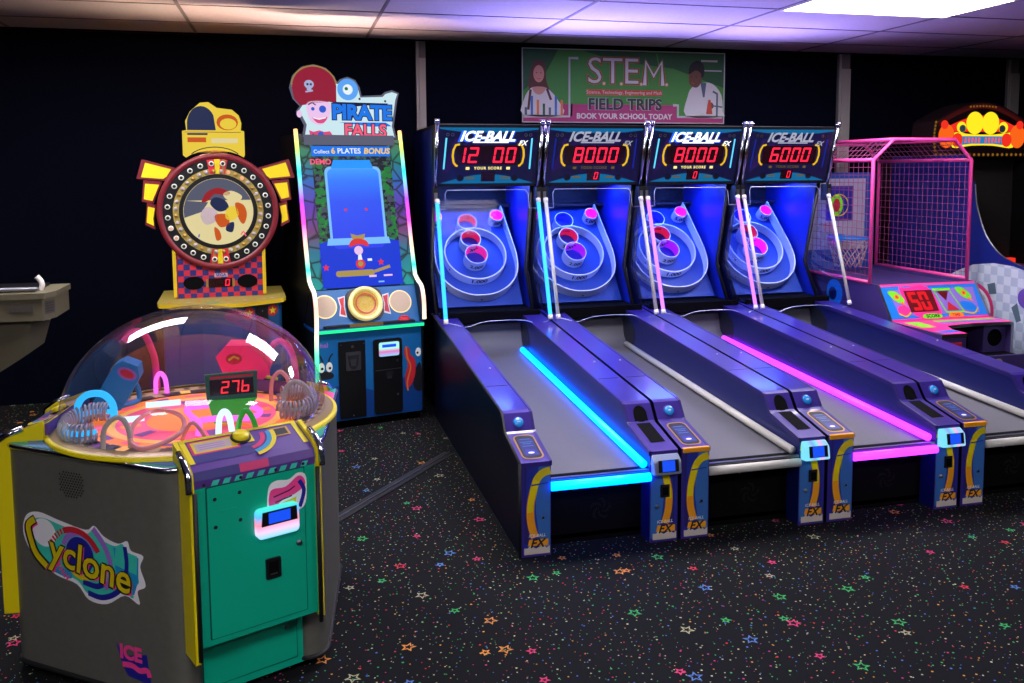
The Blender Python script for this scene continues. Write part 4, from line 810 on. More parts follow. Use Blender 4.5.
q = B(); q.text(SPn, 'PLATES', .345, .92, .05, .009, 'twht', bold=.02); q.text(SPn, 'BONUS', .535, .92, .055, .009, 'tyel', shear=.2, bold=.03); q.text(SPn, '6', .236, .92, .055, .009, 'tyel', bold=.03); q.text(SPn, 'Collect', .158, .915, .036, .009, 'twht', bold=.01); q.text(SPn, 'DEMO', .145, .845, .05, .009, 'pired', bold=.03); q.build('screen_lettering', scr)
q = B(); q.flat(SPn, rrect(.18, .44, .075, .115, .018), .009, 'wood'); q.stroke(SPn, [(.44, .10), (.55, .13)], .02, .009, 'wood'); q.disc(SPn, .35, .155, .032, .0094, 'sred', 18); q.disc(SPn, .35, .155, .018, .0097, 'wood', 14)
q.flat(SPn, [(.335, .18), (.365, .18), (.36, .22), (.34, .22)], .0094, 'twht'); q.flat(SPn, ell(.345, .245, .03, .03, 16), .0096, 'face'); q.flat(SPn, smooth([(.285, .27), (.30, .31), (.345, .325), (.40, .31), (.415, .27), (.35, .285)], 4, True), .01, 'sred'); q.flat(SPn, [(.31, .32), (.39, .32), (.40, .355), (.345, .345), (.30, .36)], .0098, 'wood')
for x, z in ((.12, .14), (.49, .16)): q.flat(SPn, [(x+.025*math.cos(math.radians(90+36*i))*(1 if i % 2 == 0 else .45), z+.025*math.sin(math.radians(90+36*i))*(1 if i % 2 == 0 else .45)) for i in range(10)], .0094, 'sred')
q.stroke(SPn, [(.40, .18), (.43, .18)], .016, .0094, 'twht'); q.stroke(SPn, [(.40, .07), (.45, .07)], .014, .0096, 'face'); q.stroke(SPn, [(.50, .07), (.56, .07)], .012, .0096, 'face'); q.stroke(SPn, [(.46, .03), (.50, .03)], .01, .0096, 'wfoam'); q.build('screen_raft_scene', scr)
for x in (.002, .718):
    q = B(); pts = [(x, -.02, .10), (x, -.025, .55), (x, -.04, .68), (x, -.035, .80), (x, .0, .89), (x, .07, .925), (x, .125, .96)]
    if x > .5: pts = pts[2:]
    q.tube(smooth(pts, 4)+[(x, .20, 1.2), (x, .29, 1.55), (x, .39, 1.93)], .013, 'rainbow', 10); q.build('edge_light_tube', pf_)
    q = B(); x1 = x+(.006 if x < .5 else -.006); pts = [(.02, .06), (-.015, .10), (-.02, .55), (-.035, .68), (-.03, .80), (.0, .885), (.12, .95), (.2, 1.2), (.85, 1.2), (.85, .06)]
    q.extr(plane((x1-.005, 0, 0), (0, 1, 0), (0, 0, 1)), pts, 0, .01, 'black'); q.build('side_cheek', pf_)
SG = plane((0, .385, 1.84), (1, 0, 0), (0, .03, 1))
q = B(); ol = [(.05, .02), (.02, .0), (.10, -.01), (.36, .01), (.66, -.005), (.69, .03), (.67, .12), (.70, .30), (.715, .345), (.67, .36), (.62, .345), (.60, .325), (.45, .315)]
ol += [(.36+.078*math.cos(math.radians(a)), .36+.078*math.sin(math.radians(a))) for a in (10, 50, 90, 130, 150)]+[(.265, .43)]
ol += [(.135+.155*math.cos(math.radians(a)), .365+.145*math.sin(math.radians(a))) for a in (30, 60, 90, 120, 150, 180, 210, 235)]+[(.02, .21), (.045, .17), (.07, .12)]
q.extr(SG, ol, -.05, 0, 'parch', 'parchd'); cx_, cz_ = .37, .2
q.stroke(SG, ol, .014, .001, 'parchd', True)
for x, z in ((.10, .015), (.62, .012), (.44, .30), (.62, .29)): q.disc(SG, x, z, .008, .0015, 'ink', 8)
sg = q.build('marquee_sign', pf_)
q = B(); q.flat(SG, [(.135+.148*math.cos(math.radians(a)), .37+.135*math.sin(math.radians(a))) for a in range(-10, 200, 14)]+[(-.0, .29), (.04, .245), (.12, .26), (.23, .275), (.28, .265)], .002, 'hatred'); q.stroke(SG, [(.135+.150*math.cos(math.radians(a)), .37+.137*math.sin(math.radians(a))) for a in range(10, 190, 12)], .010, .0024, 'hatdk')
q.flat(SG, ell(.10, .385, .032, .028, 18), .0028, 'skull'); q.rect(SG, .085, .115, .345, .37, .0028, 'skull'); q.disc(SG, .09, .385, .008, .0032, 'ink', 10); q.disc(SG, .112, .385, .008, .0032, 'ink', 10); q.stroke(SG, [(.075, .335), (.125, .345)], .010, .0028, 'skull')
q.build('pirate_hat', sg)
q = B(); q.flat(SG, smooth([(.09, .27), (.085, .19), (.11, .14), (.165, .12), (.21, .15), (.235, .20), (.23, .27)], 4, True), .002, 'face'); q.disc(SG, .12, .225, .012, .003, 'eyeb', 14); q.disc(SG, .185, .225, .024, .003, 'eyeb', 18)
q.flat(SG, smooth([(.115, .17), (.16, .155), (.215, .175), (.19, .135), (.145, .135)], 4, True), .003, 'facer'); q.stroke(SG, [(.12, .168), (.16, .158), (.205, .17)], .008, .0035, 'twht'); q.stroke(SG, smooth([(.09, .25), (.115, .265), (.14, .25)], 3), .007, .0032, 'piink'); q.flat(SG, ell(.03, .19, .018, .024, 12), .002, 'face')
q.flat(SG, [(.10, .03), (.14, .045), (.165, .03), (.18, .0), (.21, .04), (.25, .05), (.23, .08), (.19, .075), (.16, .085), (.12, .075), (.09, .085)], .003, 'facer'); q.flat(SG, [(.15, .02), (.19, .05), (.18, .08), (.15, .07)], .0034, 'eyeb'); q.stroke(SG, [(.09, .02), (.12, .06)], .012, .0032, 'piink'); q.build('printed_sailor_face', sg)
q = B(); q.ring(SG, .36, .36, .035, .072, .002, 'curl', 28); q.flat(SG, ell(.36, .36, .03, .034, 18), .002, 'twht'); q.disc(SG, .35, .365, .012, .0026, 'jungg', 12)
for m_, b_, h_ in (('piink', .09, .003), ('piblue', .045, .004)): q.text(SG, 'PIRATE', .455, .205, .135, h_, m_, bold=b_, space=.98)
q.flat(SG, [(.25, .275), (.30, .235), (.29, .26), (.64, .275), (.62, .25)], .0028, 'piink'); q.flat(SG, [(.29, .14), (.62, .145), (.66, .12), (.50, .115), (.44, .125)], .0028, 'piblue')
for m_, b_, h_ in (('piink', .08, .003), ('pired', .03, .004)): q.text(SG, 'FALLS', .475, .085, .115, h_, m_, bold=b_, space=1.0)
q.build('sign_lettering', sg)

# ================================================================== PRIZE WHEEL GAME
add('dred', mat('dark red rim', '#781824', .45)); add('ywing', mat('yellow wing panel', '#e0c808', .5, em=.25)); add('bulbr', mat('white bulb ring', '#c8ccc0', .4, em=.25)); add('bulbg', glow('warm bulb', '#ffb088', .9)); add('chk', checks('red blue checks', '#c02838', '#20286c', 27, .45)); add('wyel', glow('lit yellow topper', '#f0d040', .85)); add('wcream', glow('lit wheel centre', '#e8d8a0', .85)); add('wlav', glow('wheel centre sky', '#6c7088', .55)); add('worg', glow('wheel orange', '#e06020', .7)); add('wredd', glow('wheel red', '#b82830', .6)); add('wnav', glow('wheel navy', '#283460', .6)); add('olive', mat('olive lamp ring', '#8c7c38', .5, em=.3)); add('starr', mat('star badge red', '#c02828', .5)); add('cabblue', mat('blue cabinet print', '#0c4c80', .45)); add('toped', mat('counter yellow edge', '#d8b818', .45))
wg = thing('prize_wheel_game', 'round wheel game with yellow wings and red checkered speaker box against the black wall', 'arcade game', (-1.345, 2.35, 0), .06)
P = plane((0, 0, 1.405), (1, 0, 0), (0, 0, 1)); YX = lambda x, y, z: Vector((x, -z, 1.405+y))
q = B(); q.lathe([(0, -.22), (.36, -.22), (.368, -.02), (.366, .015), (.355, .025), (.335, .022), (.33, .012), (0, .012)], 'dred', 72, YX); wh = q.build('wheel_rim', wg)
q = B(); q.ring(P, 0, 0, .272, .332, .014, 'black', 64); q.ring(P, 0, 0, .235, .272, .015, 'olive', 64); q.ring(P, 0, 0, .208, .236, .017, 'black', 64)
for a in (90, 270):
    q.ring(P, 0, 0, .238, .33, .016, 'redp', 6, a-11, a+11); q.ring(P, 0, 0, .238, .33, .0165, 'yel', 2, a-3, a+3); q.ring(P, 0, 0, .238, .33, .0165, 'gold', 2, a-9, a-6)
lr = q.build('lamp_ring', wg)
for i in range(28):
    a = math.radians(360/28*i+90/28*2); x, z = .303*math.cos(a), .303*math.sin(a); q = B(); X = lambda u, v, w: YX(x+u, z+v, .015+w)
    q.lathe([(.0165, 0), (.0165, .008), (.010, .009)], 'bulbr', 12, X); q.lathe([(.010, .006), (0, .008)], 'bulbg' if i in (15, 16) else ('black' if i % 5 == 3 else 'rubber'), 12, X); q.build('bulb', lr)
for i in range(36):
    a = math.radians(10*i+5); x, z = .2545*math.cos(a), .2545*math.sin(a); q = B(); X = lambda u, v, w: YX(x+u, z+v, .015+w)
    q.lathe([(.013, 0), (.012, .006), (0, .008)], 'bulbg' if i in (5, 7) else ('pale' if i % 3 else 'gold'), 10, X); q.build('small_bulb', lr)
q = B(); q.disc(P, 0, 0, .21, .019, 'wcream', 64); q.flat(P, ell(0, 0, .208, None, 40, 20, 160), .0194, 'wlav'); q.flat(P, [(.208*math.cos(math.radians(a)), .208*math.sin(math.radians(a))) for a in (160, 170, 180, 190)]+[(-.1, 0), (-.06, .06)], .0192, 'wlav')
for pts, m_ in (([(-.10, .06), (-.07, .12), (.0, .15), (.07, .12), (.05, .10), (-.02, .11), (-.06, .07)], 'wredd'), ([(-.05, .05), (-.02, .09), (.04, .07), (.06, .02), (.0, .0)], 'wnav'), ([(-.11, -.02), (-.07, .03), (-.01, .0), (-.02, -.06), (-.08, -.08)], 'pale'), ([(-.02, -.02), (.05, -.02), (.06, -.08), (.01, -.10), (-.02, -.06)], 'worg'), ([(.05, .02), (.10, .03), (.12, -.02), (.08, -.06), (.04, -.04)], 'wyel'), ([(.10, .05), (.15, .04), (.17, -.02), (.15, -.08), (.12, -.05)], 'worg'), ([(.03, .11), (.08, .13), (.14, .10), (.13, .07), (.06, .07)], 'wcream'), ([(-.03, -.10), (.0, -.12), (.01, -.17), (-.02, -.18)], 'worg'), ([(.05, -.08), (.09, -.07), (.08, -.13), (.04, -.12)], 'wnav')):
    q.flat(P, smooth(pts, 4, True), .0198, m_)
q.stroke(P, [(-.12, -.14), (-.125, -.16)], .008, .02, 'skyb'); q.stroke(P, smooth([(.13, -.15), (.145, -.13), (.16, -.16)], 3), .008, .02, 'pired'); q.build('wheel_centre', wg)
for s_ in (-1, 1):
    for pts in ([(.25, 1.68), (.285, 1.62), (.31, 1.60), (.475, 1.615), (.44, 1.735)], [(.33, 1.595), (.37, 1.50), (.385, 1.46), (.45, 1.475), (.435, 1.605)], [(.37, 1.45), (.385, 1.36), (.38, 1.30), (.435, 1.33), (.42, 1.465)]):
        c = sum((Vector(p) for p in pts), Vector((0, 0)))/len(pts); W0 = plane((0, 0, 0), (1, 0, 0), (0, 0, 1))
        q = B(); pp = [(s_*a, b) for a, b in pts]; q.extr(W0, pp if s_ > 0 else pp[::-1], -.06, -.01, 'dred'); q.flat(W0, [(s_*(c.x+(a-c.x)*.78), c.y+(b-c.y)*.74) for a, b in pts], -.008, 'ywing'); q.build('wing_panel', wg)
W0 = plane((0, 0, 0), (1, 0, 0), (0, 0, 1))
q = B(); q.extr(W0, [(-.20, 1.76), (-.20, 1.91), (-.175, 1.915), (-.18, 1.97), (-.15, 2.03), (-.09, 2.085), (-.04, 2.09), (.01, 2.055), (.05, 2.05), (.10, 2.045), (.14, 2.01), (.155, 1.96), (.15, 1.915), (.17, 1.91), (.17, 1.76)]+ell(-.01, 1.70, .2, .09, 8, 30, 150), -.05, -.01, 'wyel', 'gold')
q.flat(W0, [(-.17, 1.915)]+ell(-.085, 1.95, .085, .115, 12, 175, 30)+[(.0, 1.915)], -.008, 'wnav'); q.flat(W0, ell(.07, 1.965, .065, .05, 16), -.0075, 'worg'); q.flat(W0, ell(.075, 1.955, .05, .035, 16), -.007, 'wyel'); q.rect(W0, -.185, .15, 1.90, 1.906, -.007, 'gold'); q.rect(W0, -.17, -.05, 1.885, 1.897, -.007, 'wnav'); q.rect(W0, -.17, -.06, 1.84, 1.87, -.007, 'worg'); q.rect(W0, -.03, .13, 1.835, 1.865, -.007, 'wcream')
q.stroke(W0, ell(-.01, 1.71, .17, .10, 12, 35, 145), .006, -.007, 'ink'); q.build('topper_sign', wg)
q = B(); q.box(-.27, .26, .0, .22, .86, 1.18, 'chk'); q.box(-.285, -.265, -.012, .22, .87, 1.20, 'toped'); q.box(.255, .275, -.012, .22, .87, 1.20, 'toped'); sb = q.build('speaker_box', wg)
S0 = plane((0, -.0008, 0), (1, 0, 0), (0, 0, 1))
for x in (-.165, .16): B().extr(S0, ell(x, .955, .062, .042, 28), 0, .006, 'blackm').build('speaker', sb)
q = B(); q.rect(S0, -.092, -.078, .925, .975, .002, 'gold'); q.rect(S0, .068, .082, .925, .975, .002, 'gold'); q.rect(S0, -.076, .066, .922, .98, .002, 'digoff'); q.seg(S0, '8', -.06, .93, .025, .04, .003, 'digdim'); q.seg(S0, '8', -.02, .93, .025, .04, .003, 'digdim'); q.seg(S0, '0', .022, .93, .027, .042, .003, 'ledred'); q.rect(S0, -.04, .04, .988, 1.012, .002, 'pale'); q.text(S0, 'SEGA', 0, 1.0, .026, .003, 'dblue', bold=.03); q.build('display', sb)
CT = [(-.375, -.13), (-.36, -.22), (-.12, -.33), (.13, -.33), (.37, -.20), (.39, -.12), (.39, .45), (-.375, .45)]
q = B(); q.extr(UP, CT, .835, .858, 'olive', 'toped'); ct = q.build('counter', wg)
q = B(); X = lambda x, y, z: (x, y-.02, z)
q.disc(UP, -.05, -.24, .05, .86, 'teal', 20, .02); 
for i in range(12): q.disc(UP, -.30+i*.055, -.17-.03*math.sin(i), .014, .8595, ('redp', 'gold', 'pale')[i % 3], 10)
q.build('counter_print', ct)
q = B(); q.extr(UP, [(x*.93, y*.9+.01) for x, y in CT], .0, .835, 'cabblue'); cb_ = q.build('base_cabinet', wg)
dv = Vector((.24*.93, .13*.9, 0)); F = plane((.13*.93, -.33*.9+.01, 0), dv, (0, 0, 1))
q = B()
for x in (.045, .205):
    q.disc(F, x, .785, .036, .001, 'starr', 24); q.flat(F, [(x+.026*math.cos(math.radians(90+36*i))*(1 if i % 2 == 0 else .42), .785+.026*math.sin(math.radians(90+36*i))*(1 if i % 2 == 0 else .42)) for i in range(10)], .002, 'yel')
F2 = plane((-.36*.93, -.22*.9+.01, 0), (.24, -.11, 0), (0, 0, 1)); q.disc(F2, .03, .75, .036, .001, 'starr', 24); q.build('star_badges', cb_)
q = B(); q.extr(F, rrect(.09, .17, .60, .82, .01), 0, .008, 'black'); q.disc(F, .13, .79, .005, .009, 'steel', 8); q.build('coin_door', cb_)

# ================================================================== BASKETBALL GAME WITH PINK CAGE
add('pink', mat('pink painted steel', '#f0489c', .4, coat=.2)); add('pinkw', mat('pink wire', '#a04478', .5)); add('bbpur', speckle('purple textured laminate', '#40306c', '#4c3a7c', 300, .5)); add('bbblue', mat('blue board', '#1450a8', .5)); add('bbwht', mat('backboard white', '#b0aac0', .5)); add('net', mat('white net cord', '#b8a8a8', .7)); add('pblue', mat('panel blue', '#1070d0', .45, em=.18)); add('ppink', mat('panel pink', '#f02c88', .45, em=.2)); add('pgreen', mat('panel green', '#70d020', .45, em=.2)); add('plil', mat('panel lilac', '#8868c8', .45, em=.12)); add('bled', mat('big digit window', '#5c0c14', .4, em=.15)); add('bledon', glow('big digit', '#e81c28', .95)); add('porg', mat('panel orange', '#f07828', .45, em=.2)); add('innav', mat('inner navy panel', '#0c1c6c', .5))
bx0, bx1 = 3.08, 3.91; bo_ = (3.08, 1.16, 0)
bb = thing('basketball_game', 'purple basketball hoop game under a pink wire cage, showing 50, right of the alleys', 'arcade game', bo_)
def YZ(x, pts, th, m, ms=None):
    q = B(); n = len(pts); a = [(x, *p) for p in pts]; b = [(x+th, *p) for p in pts]
    return q.raw(a, [tuple(range(n))], m).raw(b, [tuple(range(n))[::-1]], m).raw(a+b, [(i, (i+1) % n, n+(i+1) % n, n+i) for i in range(n)], ms or m)
spr = [(1.16, 0), (1.16, .595), (1.655, .60), (1.81, .835), (3.1, .835), (3.1, 0)]
q = YZ(bx0, spr, .02, 'bbpur', 'steel'); lp = q.build('left_side_panel', bb, 0, bo_)
q = B(); pl = plane((bx0, 2.30, .72), (0, -1, 0), (0, 0, 1)); q.disc(pl, 0, 0, .10, .002, 'pblue', 28); q.disc(pl, -.02, -.01, .05, .003, 'navy', 20)
for a, b in ((-1.0, .1), (.35, .05), (.55, -.05)): pass
q.build('side_print', lp, 0, bo_)
YZ(bx1-.02, [(1.45, 0), (1.45, .59), (1.655, .60), (1.81, .835), (3.1, .835), (3.1, 0)], .02, 'bbpur', 'steel').build('right_side_panel', bb, 0, bo_)
q = B(); q.box(bx0+.02, bx1-.02, 1.80, 3.1, .79, .81, 'bbpur'); q.build('ball_deck', bb, 0, bo_)
PN = plane((bx0+.02, 1.655, .60), (1, 0, 0), (0, .155, .235)); PW = bx1-bx0-.04
q = B(); q.extr(PN, [(0, 0), (PW, 0), (PW, .281), (0, .281)], -.02, 0, 'pblue', 'steel'); q.rect(PN, .0, PW, .0, .012, .001, 'ppink'); q.rect(PN, 0, PW, .262, .281, .001, 'pink')
q.flat(PN, [(.07, .035), (PW-.06, .035), (PW-.03, .235), (.05, .235)], .001, 'plil'); q.flat(PN, smooth([(.20, .03), (.34, .02), (.42, .05), (.38, .25), (.20, .25), (.14, .24)], 3, True), .0016, 'ppink')
for x, z in ((.10, .17), (.66, .18)):
    q.flat(PN, smooth([(x-.06, z+.05), (x+.0, z+.055), (x+.05, z), (x+.04, z-.04), (x-.02, z-.02)], 4, True), .002, 'pgreen'); q.disc(PN, x, z+.01, .02, .003, 'porg', 14); q.disc(PN, x, z+.01, .009, .0034, 'redp', 10); q.flat(PN, [(x+.03, z-.02), (x+.055, z-.06), (x+.015, z-.04)], .0026, 'porg')
q.flat(PN, ell(.12, .075, .05, .042, 20), .0022, 'ppink'); q.flat(PN, smooth([(.62, .06), (.60, .12), (.68, .12), (.72, .08), (.70, .04)], 4, True), .0022, 'pblue'); q.stroke(PN, smooth([(.07, .055), (.12, .03), (.17, .06)], 4), .01, .0026, 'yel'); q.stroke(PN, smooth([(.60, .045), (.68, .03), (.73, .07)], 4), .01, .0026, 'yel')
q.flat(PN, smooth([(.26, .008), (.40, .008), (.39, .04), (.27, .04)], 3, True), .003, 'pgreen'); q.text(PN, 'SCORE', .335, .024, .035, .0034, 'ink', bold=.03)
cpb = q.build('score_panel', bb, 0, bo_)
q = B(); q.rect(PN, .17, .40, .06, .225, .0036, 'bled'); q.seg(PN, '50', .20, .07, .075, .145, .0042, 'bledon', th=.26, slant=-.08, gap=.12); q.build('score_digits', cpb, 0, bo_)
q = B(); q.rect(PN, .41, .56, .215, .235, .0036, 'pgreen'); q.flat(PN, [(.44, .21), (.535, .21), (.49, .135)], .0036, 'bled'); q.flat(PN, [(.47, .06), (.57, .06), (.50, .13)], .0036, 'redp'); q.stroke(PN, [(.42, .21), (.455, .05)], .010, .004, 'pgreen'); q.stroke(PN, [(.55, .21), (.60, .05)], .010, .004, 'pgreen'); q.rect(PN, .45, .60, .04, .052, .0042, 'pgreen'); q.flat(PN, smooth([(.47, .008), (.58, .008), (.57, .04), (.48, .04)], 3, True), .0044, 'porg'); q.text(PN, 'TIME', .525, .022, .03, .005, 'redp', bold=.03); q.build('hourglass_print', cpb, 0, bo_)
ledge = [(bx0+.02, 1.16), (bx0+.19, 1.16), (bx0+.20, 1.30), (bx0+.26, 1.42), (bx0+.5, 1.46), (bx1-.02, 1.44), (bx1-.02, 1.66), (bx0+.02, 1.66)]
q = B(); q.extr(UP, ledge, .575, .598, 'ppink', 'steel'); q.flat(UP, [(bx0+.05, 1.40), (bx0+.16, 1.40), (bx0+.18, 1.60), (bx0+.06, 1.60)], .599, 'pgreen'); q.flat(UP, [(bx0+.03, 1.20), (bx0+.18, 1.20), (bx0+.18, 1.28), (bx0+.03, 1.26)], .599, 'pblue'); q.flat(UP, [(bx0+.3, 1.50), (bx1-.05, 1.48), (bx1-.05, 1.54), (bx0+.3, 1.56)], .599, 'plil'); q.flat(UP, [(bx0+.3, 1.56), (bx1-.05, 1.56), (bx1-.05, 1.60), (bx0+.3, 1.61)], .599, 'pgreen')
q.build('front_ledge', bb, 0, bo_)
q = B(); q.box(bx0+.02, bx0+.19, 1.165, 1.66, 0, .575, 'bbpur'); q.box(bx0+.05, bx0+.15, 1.155, 1.166, .49, .54, 'redp'); q.box(bx0+.095, bx0+.105, 1.15, 1.156, .51, .52, 'inkw'); q.build('coin_block', bb, .003, bo_)
q = B(); q.box(bx0+.19, bx1-.02, 1.30, 1.32, 0, .40, 'bbpur'); q.flat(plane((bx0+.19, 1.30, 0), (1, 0, 0), (0, 0, 1)), smooth([(.05, .30), (.12, .33), (.22, .32), (.30, .36), (.40, .38), (.42, .30), (.36, .24), (.2, .26), (.08, .25)], 4, True), .002, 'pale'); q.box(bx0+.19, bx1-.02, 1.64, 1.66, .38, .575, 'blackm'); q.box(bx0+.19, bx1-.02, 1.32, 1.66, .36, .38, 'blackm')
q.box(bx0+.185, bx0+.195, 1.32, 1.66, .38, .575, 'blackm'); q.box(bx1-.20, bx1-.02, 1.50, 1.66, .38, .575, 'bbpur'); q.disc(plane((bx1-.11, 1.499, .48), (1, 0, 0), (0, 0, 1)), 0, 0, .06, .001, 'blackm', 24); q.build('ball_trough', bb, 0, bo_)
# cage
cz0, cz1, cz2, yf, yb = .835, 1.711, 1.855, 1.89, 2.92; xl, xr, xa, xb = bx0, bx1-.01, bx0+.16, bx1-.16
hexf = lambda y: [(xl, y, cz0), (xl, y, cz1), (xa, y, cz2), (xb, y, cz2), (xr, y, cz1), (xr, y, cz0)]
q = B()
for y in (yf, yb): q.tube(hexf(y), .014, 'pink', 8)
for x, z in ((xl, cz1), (xa, cz2), (xb, cz2), (xr, cz1), (xl, cz0+.01), (xr, cz0+.01)): q.tube([(x, yf, z), (x, yb, z)], .014, 'pink', 8)
q.build('cage_frame', bb, 0, bo_)
q = B(); r_ = .0021; g = .055
for x in (xl, xr):
    y = yf+g
    while y < yb: q.tube([(x, y, cz0), (x, y, cz1)], r_, 'pinkw', 4, cap=False); y += g
    z = cz0+g
    while z < cz1: q.tube([(x, yf, z), (x, yb, z)], r_, 'pinkw', 4, cap=False); z += g
for (xa_, za_), (xb_, zb_) in (((xl, cz1), (xa, cz2)), ((xa, cz2), (xb, cz2)), ((xb, cz2), (xr, cz1))):
    n = max(3, round(math.hypot(xb_-xa_, zb_-za_)/g))
    for i in range(1, n): q.tube([(xa_+(xb_-xa_)*i/n, yf, za_+(zb_-za_)*i/n), (xa_+(xb_-xa_)*i/n, yb, za_+(zb_-za_)*i/n)], r_, 'pinkw', 4, cap=False)
    y = yf+g
    while y < yb: q.tube([(xa_, y, za_), (xb_, y, zb_)], r_, 'pinkw', 4, cap=False); y += g
q.build('cage_mesh', bb, 0, bo_)
q = B(); q.box(bx0+.02, bx1-.02, 2.95, 2.98, .81, 1.62, 'bbblue'); q.box(bx0+.12, bx1-.12, 2.94, 2.95, .98, 1.57, 'bbwht'); pl = plane((3.535, 2.938, 1.35), (1, 0, 0), (0, 0, 1))
q.rect(pl, -.12, .14, -.13, .16, .001, 'cyp'); q.rect(pl, -.10, .12, -.11, .14, .0014, 'dblue'); q.flat(pl, ell(-.02, .0, .06, .09, 20), .002, 'pgreen'); q.flat(pl, ell(-.02, .0, .035, .055, 16), .0024, 'redp'); q.ring(pl, 0, 0, .085, .095, .0026, 'yel', 20)
bk = q.build('backboard', bb, 0, bo_)
q = B(); q.tube([(3.50+.16*math.cos(2*PI*i/24), 2.74+.16*math.sin(2*PI*i/24), 1.09) for i in range(24)], .009, 'pblue', 8, True); q.box(3.44, 3.56, 2.88, 2.95, 1.05, 1.11, 'pblue'); hp = q.build('hoop', bk, 0, bo_)
q = B(); 
for i in range(14):
    for s_ in (-1, 1):
        a0 = 2*PI*i/14; q.tube([(3.50+(.16-.06*k/5)*math.cos(a0+s_*k*.22), 2.74+(.16-.06*k/5)*math.sin(a0+s_*k*.22), 1.085-.045*k) for k in range(6)], .004, 'net', 5)
q.build('net', hp, 0, bo_)
q = B(); q.box(bx0+.03, bx0+.14, 2.55, 2.9, .81, .83, 'pale'); q.build('ball_return_plate', bb, 0, bo_)

# ================================================================== GAME AT THE RIGHT EDGE
add('sgdk', mat('sign housing', '#1a0c10', .4)); add('sgmar', glow('sign maroon', '#4c1010', .6)); add('sgred', glow('sign red', '#f03020', .95)); add('sgyel', glow('sign yellow', '#f4dc20', 1.1)); add('sgor', glow('sign orange', '#f86418', .95)); add('sgblu', glow('sign blue', '#2888c8', .8)); add('sgpk', glow('sign rose', '#f06070', .9)); add('sggld', glow('sign dotted gold', '#a06c20', .6)); add('rblue', mat('right game blue', '#0e1f74', .4, coat=.2)); add('tiles', checks('white blue tiles', '#c0ccd8', '#a4b4c8', 16, .5)); add('rscreen', mat('dark screen', '#2c2a28', .25, coat=.5)); add('rpur', mat('purple play deck', '#6a1c5c', .4, em=.1)); add('rwhite', mat('disc white', '#b8c0cc', .4)); add('rviol', mat('violet print', '#5c40a0', .5)); add('glass2', acrylic('sign glass', '#ffffff', .02))
ro = (4.05, 1.2, 0); rg = thing('knockdown_game', 'large game cut by the right edge with yellow and red arched sign and dark screen', 'arcade game', ro)
side = smooth([(2.02, 1.53), (2.01, 1.45), (1.983, 1.34), (1.895, 1.159), (1.746, 1.024), (1.528, .953), (1.30, .90)], 4)
for x in (4.05, 4.97):
    YZ(x, side+[(1.2, .88), (1.2, 0), (2.95, 0), (2.95, 1.75), (2.12, 1.75)], .02, 'rblue' if x < 4.5 else 'blackm', 'black').build('side_panel', rg, 0, ro)
    if x < 4.5:
        q = B(); pl = plane((x, 0, 0), (0, -1, 0), (0, 0, 1)); f = lambda pts: [(-a, b) for a, b in pts]
        q.flat(pl, f([(1.21, .02), (1.21, .87), (1.45, .92), (1.62, .955), (1.8, .96), (2.0, .93), (2.15, .87), (2.3, .8), (2.3, .02)]), .001, 'tiles'); q.ring(pl, -1.98, .60, .17, .20, .002, 'cyr', 30); q.ring(pl, -1.98, .60, .15, .17, .002, 'inkw', 30); q.flat(pl, f([(1.85, .80), (1.78, .82), (1.76, .74), (1.83, .73)]), .003, 'bglass')
        q.disc(pl, -1.50, .74, .07, .002, 'rviol', 20); q.flat(pl, f([(1.62, .66), (1.57, .70), (1.53, .58), (1.57, .56)]), .003, 'bglass'); q.disc(pl, -1.42, .62, .05, .002, 'rviol', 18); q.disc(pl, -1.9, .55, .03, .003, 'yel', 14); q.build('side_print', rg.children[0], 0, ro)
    B().tube([(x+.01, a, b) for a, b in side], .005, 'steel', 8).build('edge_trim', rg.children[0] if x < 4.5 else rg.children[-1], 0, ro)
q = B(); q.box(4.07, 4.97, 1.25, 2.62, .84, .86, 'rpur'); q.box(4.07, 4.97, 2.55, 2.60, .86, .90, 'sgred')
dk = q.build('play_deck', rg, 0, ro)
for x, y, r_ in ((4.35, 1.85, .10), (4.62, 2.15, .10), (4.62, 1.75, .10), (4.20, 2.2, .07), (4.85, 1.95, .09)):
    q = B(); X = lambda a, b, c: (x+a, y+b, .86+c); q.lathe([(r_, 0), (r_, .012), (r_*.8, .016)], 'rwhite', 28, X); q.lathe([(r_*.8, .016), (r_*.55, .014)], 'bglass', 28, X); q.lathe([(r_*.55, .014), (0, .018)], 'rwhite', 24, X); q.build('target_disc', dk, 0, ro)
q = B(); q.box(4.07, 4.97, 2.62, 2.66, .86, 1.74, 'rscreen'); q.box(4.07, 4.97, 2.66, 3.1, 0, 1.74, 'sgdk'); q.box(4.07, 4.97, 1.25, 2.62, 0, .84, 'bbpur'); q.box(4.07, 4.15, 2.60, 2.63, .86, 1.74, 'black'); q.build('screen_cabinet', rg, 0, ro)
SGp = plane((4.50, 2.46, 1.74), (1, 0, 0), (0, 0, 1))
arc = [(-.45, .0), (-.47, .10), (-.45, .28)]+[(x, .28+.16*math.cos(x/.45*PI/2)) for x in [-.40+.8*i/14 for i in range(15)]]+[(.45, .28), (.47, .10), (.45, .0)]
q = B(); q.extr(SGp, arc[::-1], -.25, 0, 'sgdk'); q.stroke(SGp, [(x*.97, z*.95) for x, z in arc[2:-2]], .006, .002, 'steel'); q.stroke(SGp, [(x*.93, z*.9+.01) for x, z in arc[2:-2]], .04, .0015, 'sgmar')
sgn = q.build('sign_housing', rg, 0, ro)
q = B(); q.flat(SGp, [(-.30, .20)]+[(x, .24+.09*math.cos(x/.33*PI/2)) for x in [-.33+.66*i/10 for i in range(11)]]+[(.30, .20)], .003, 'sgred')
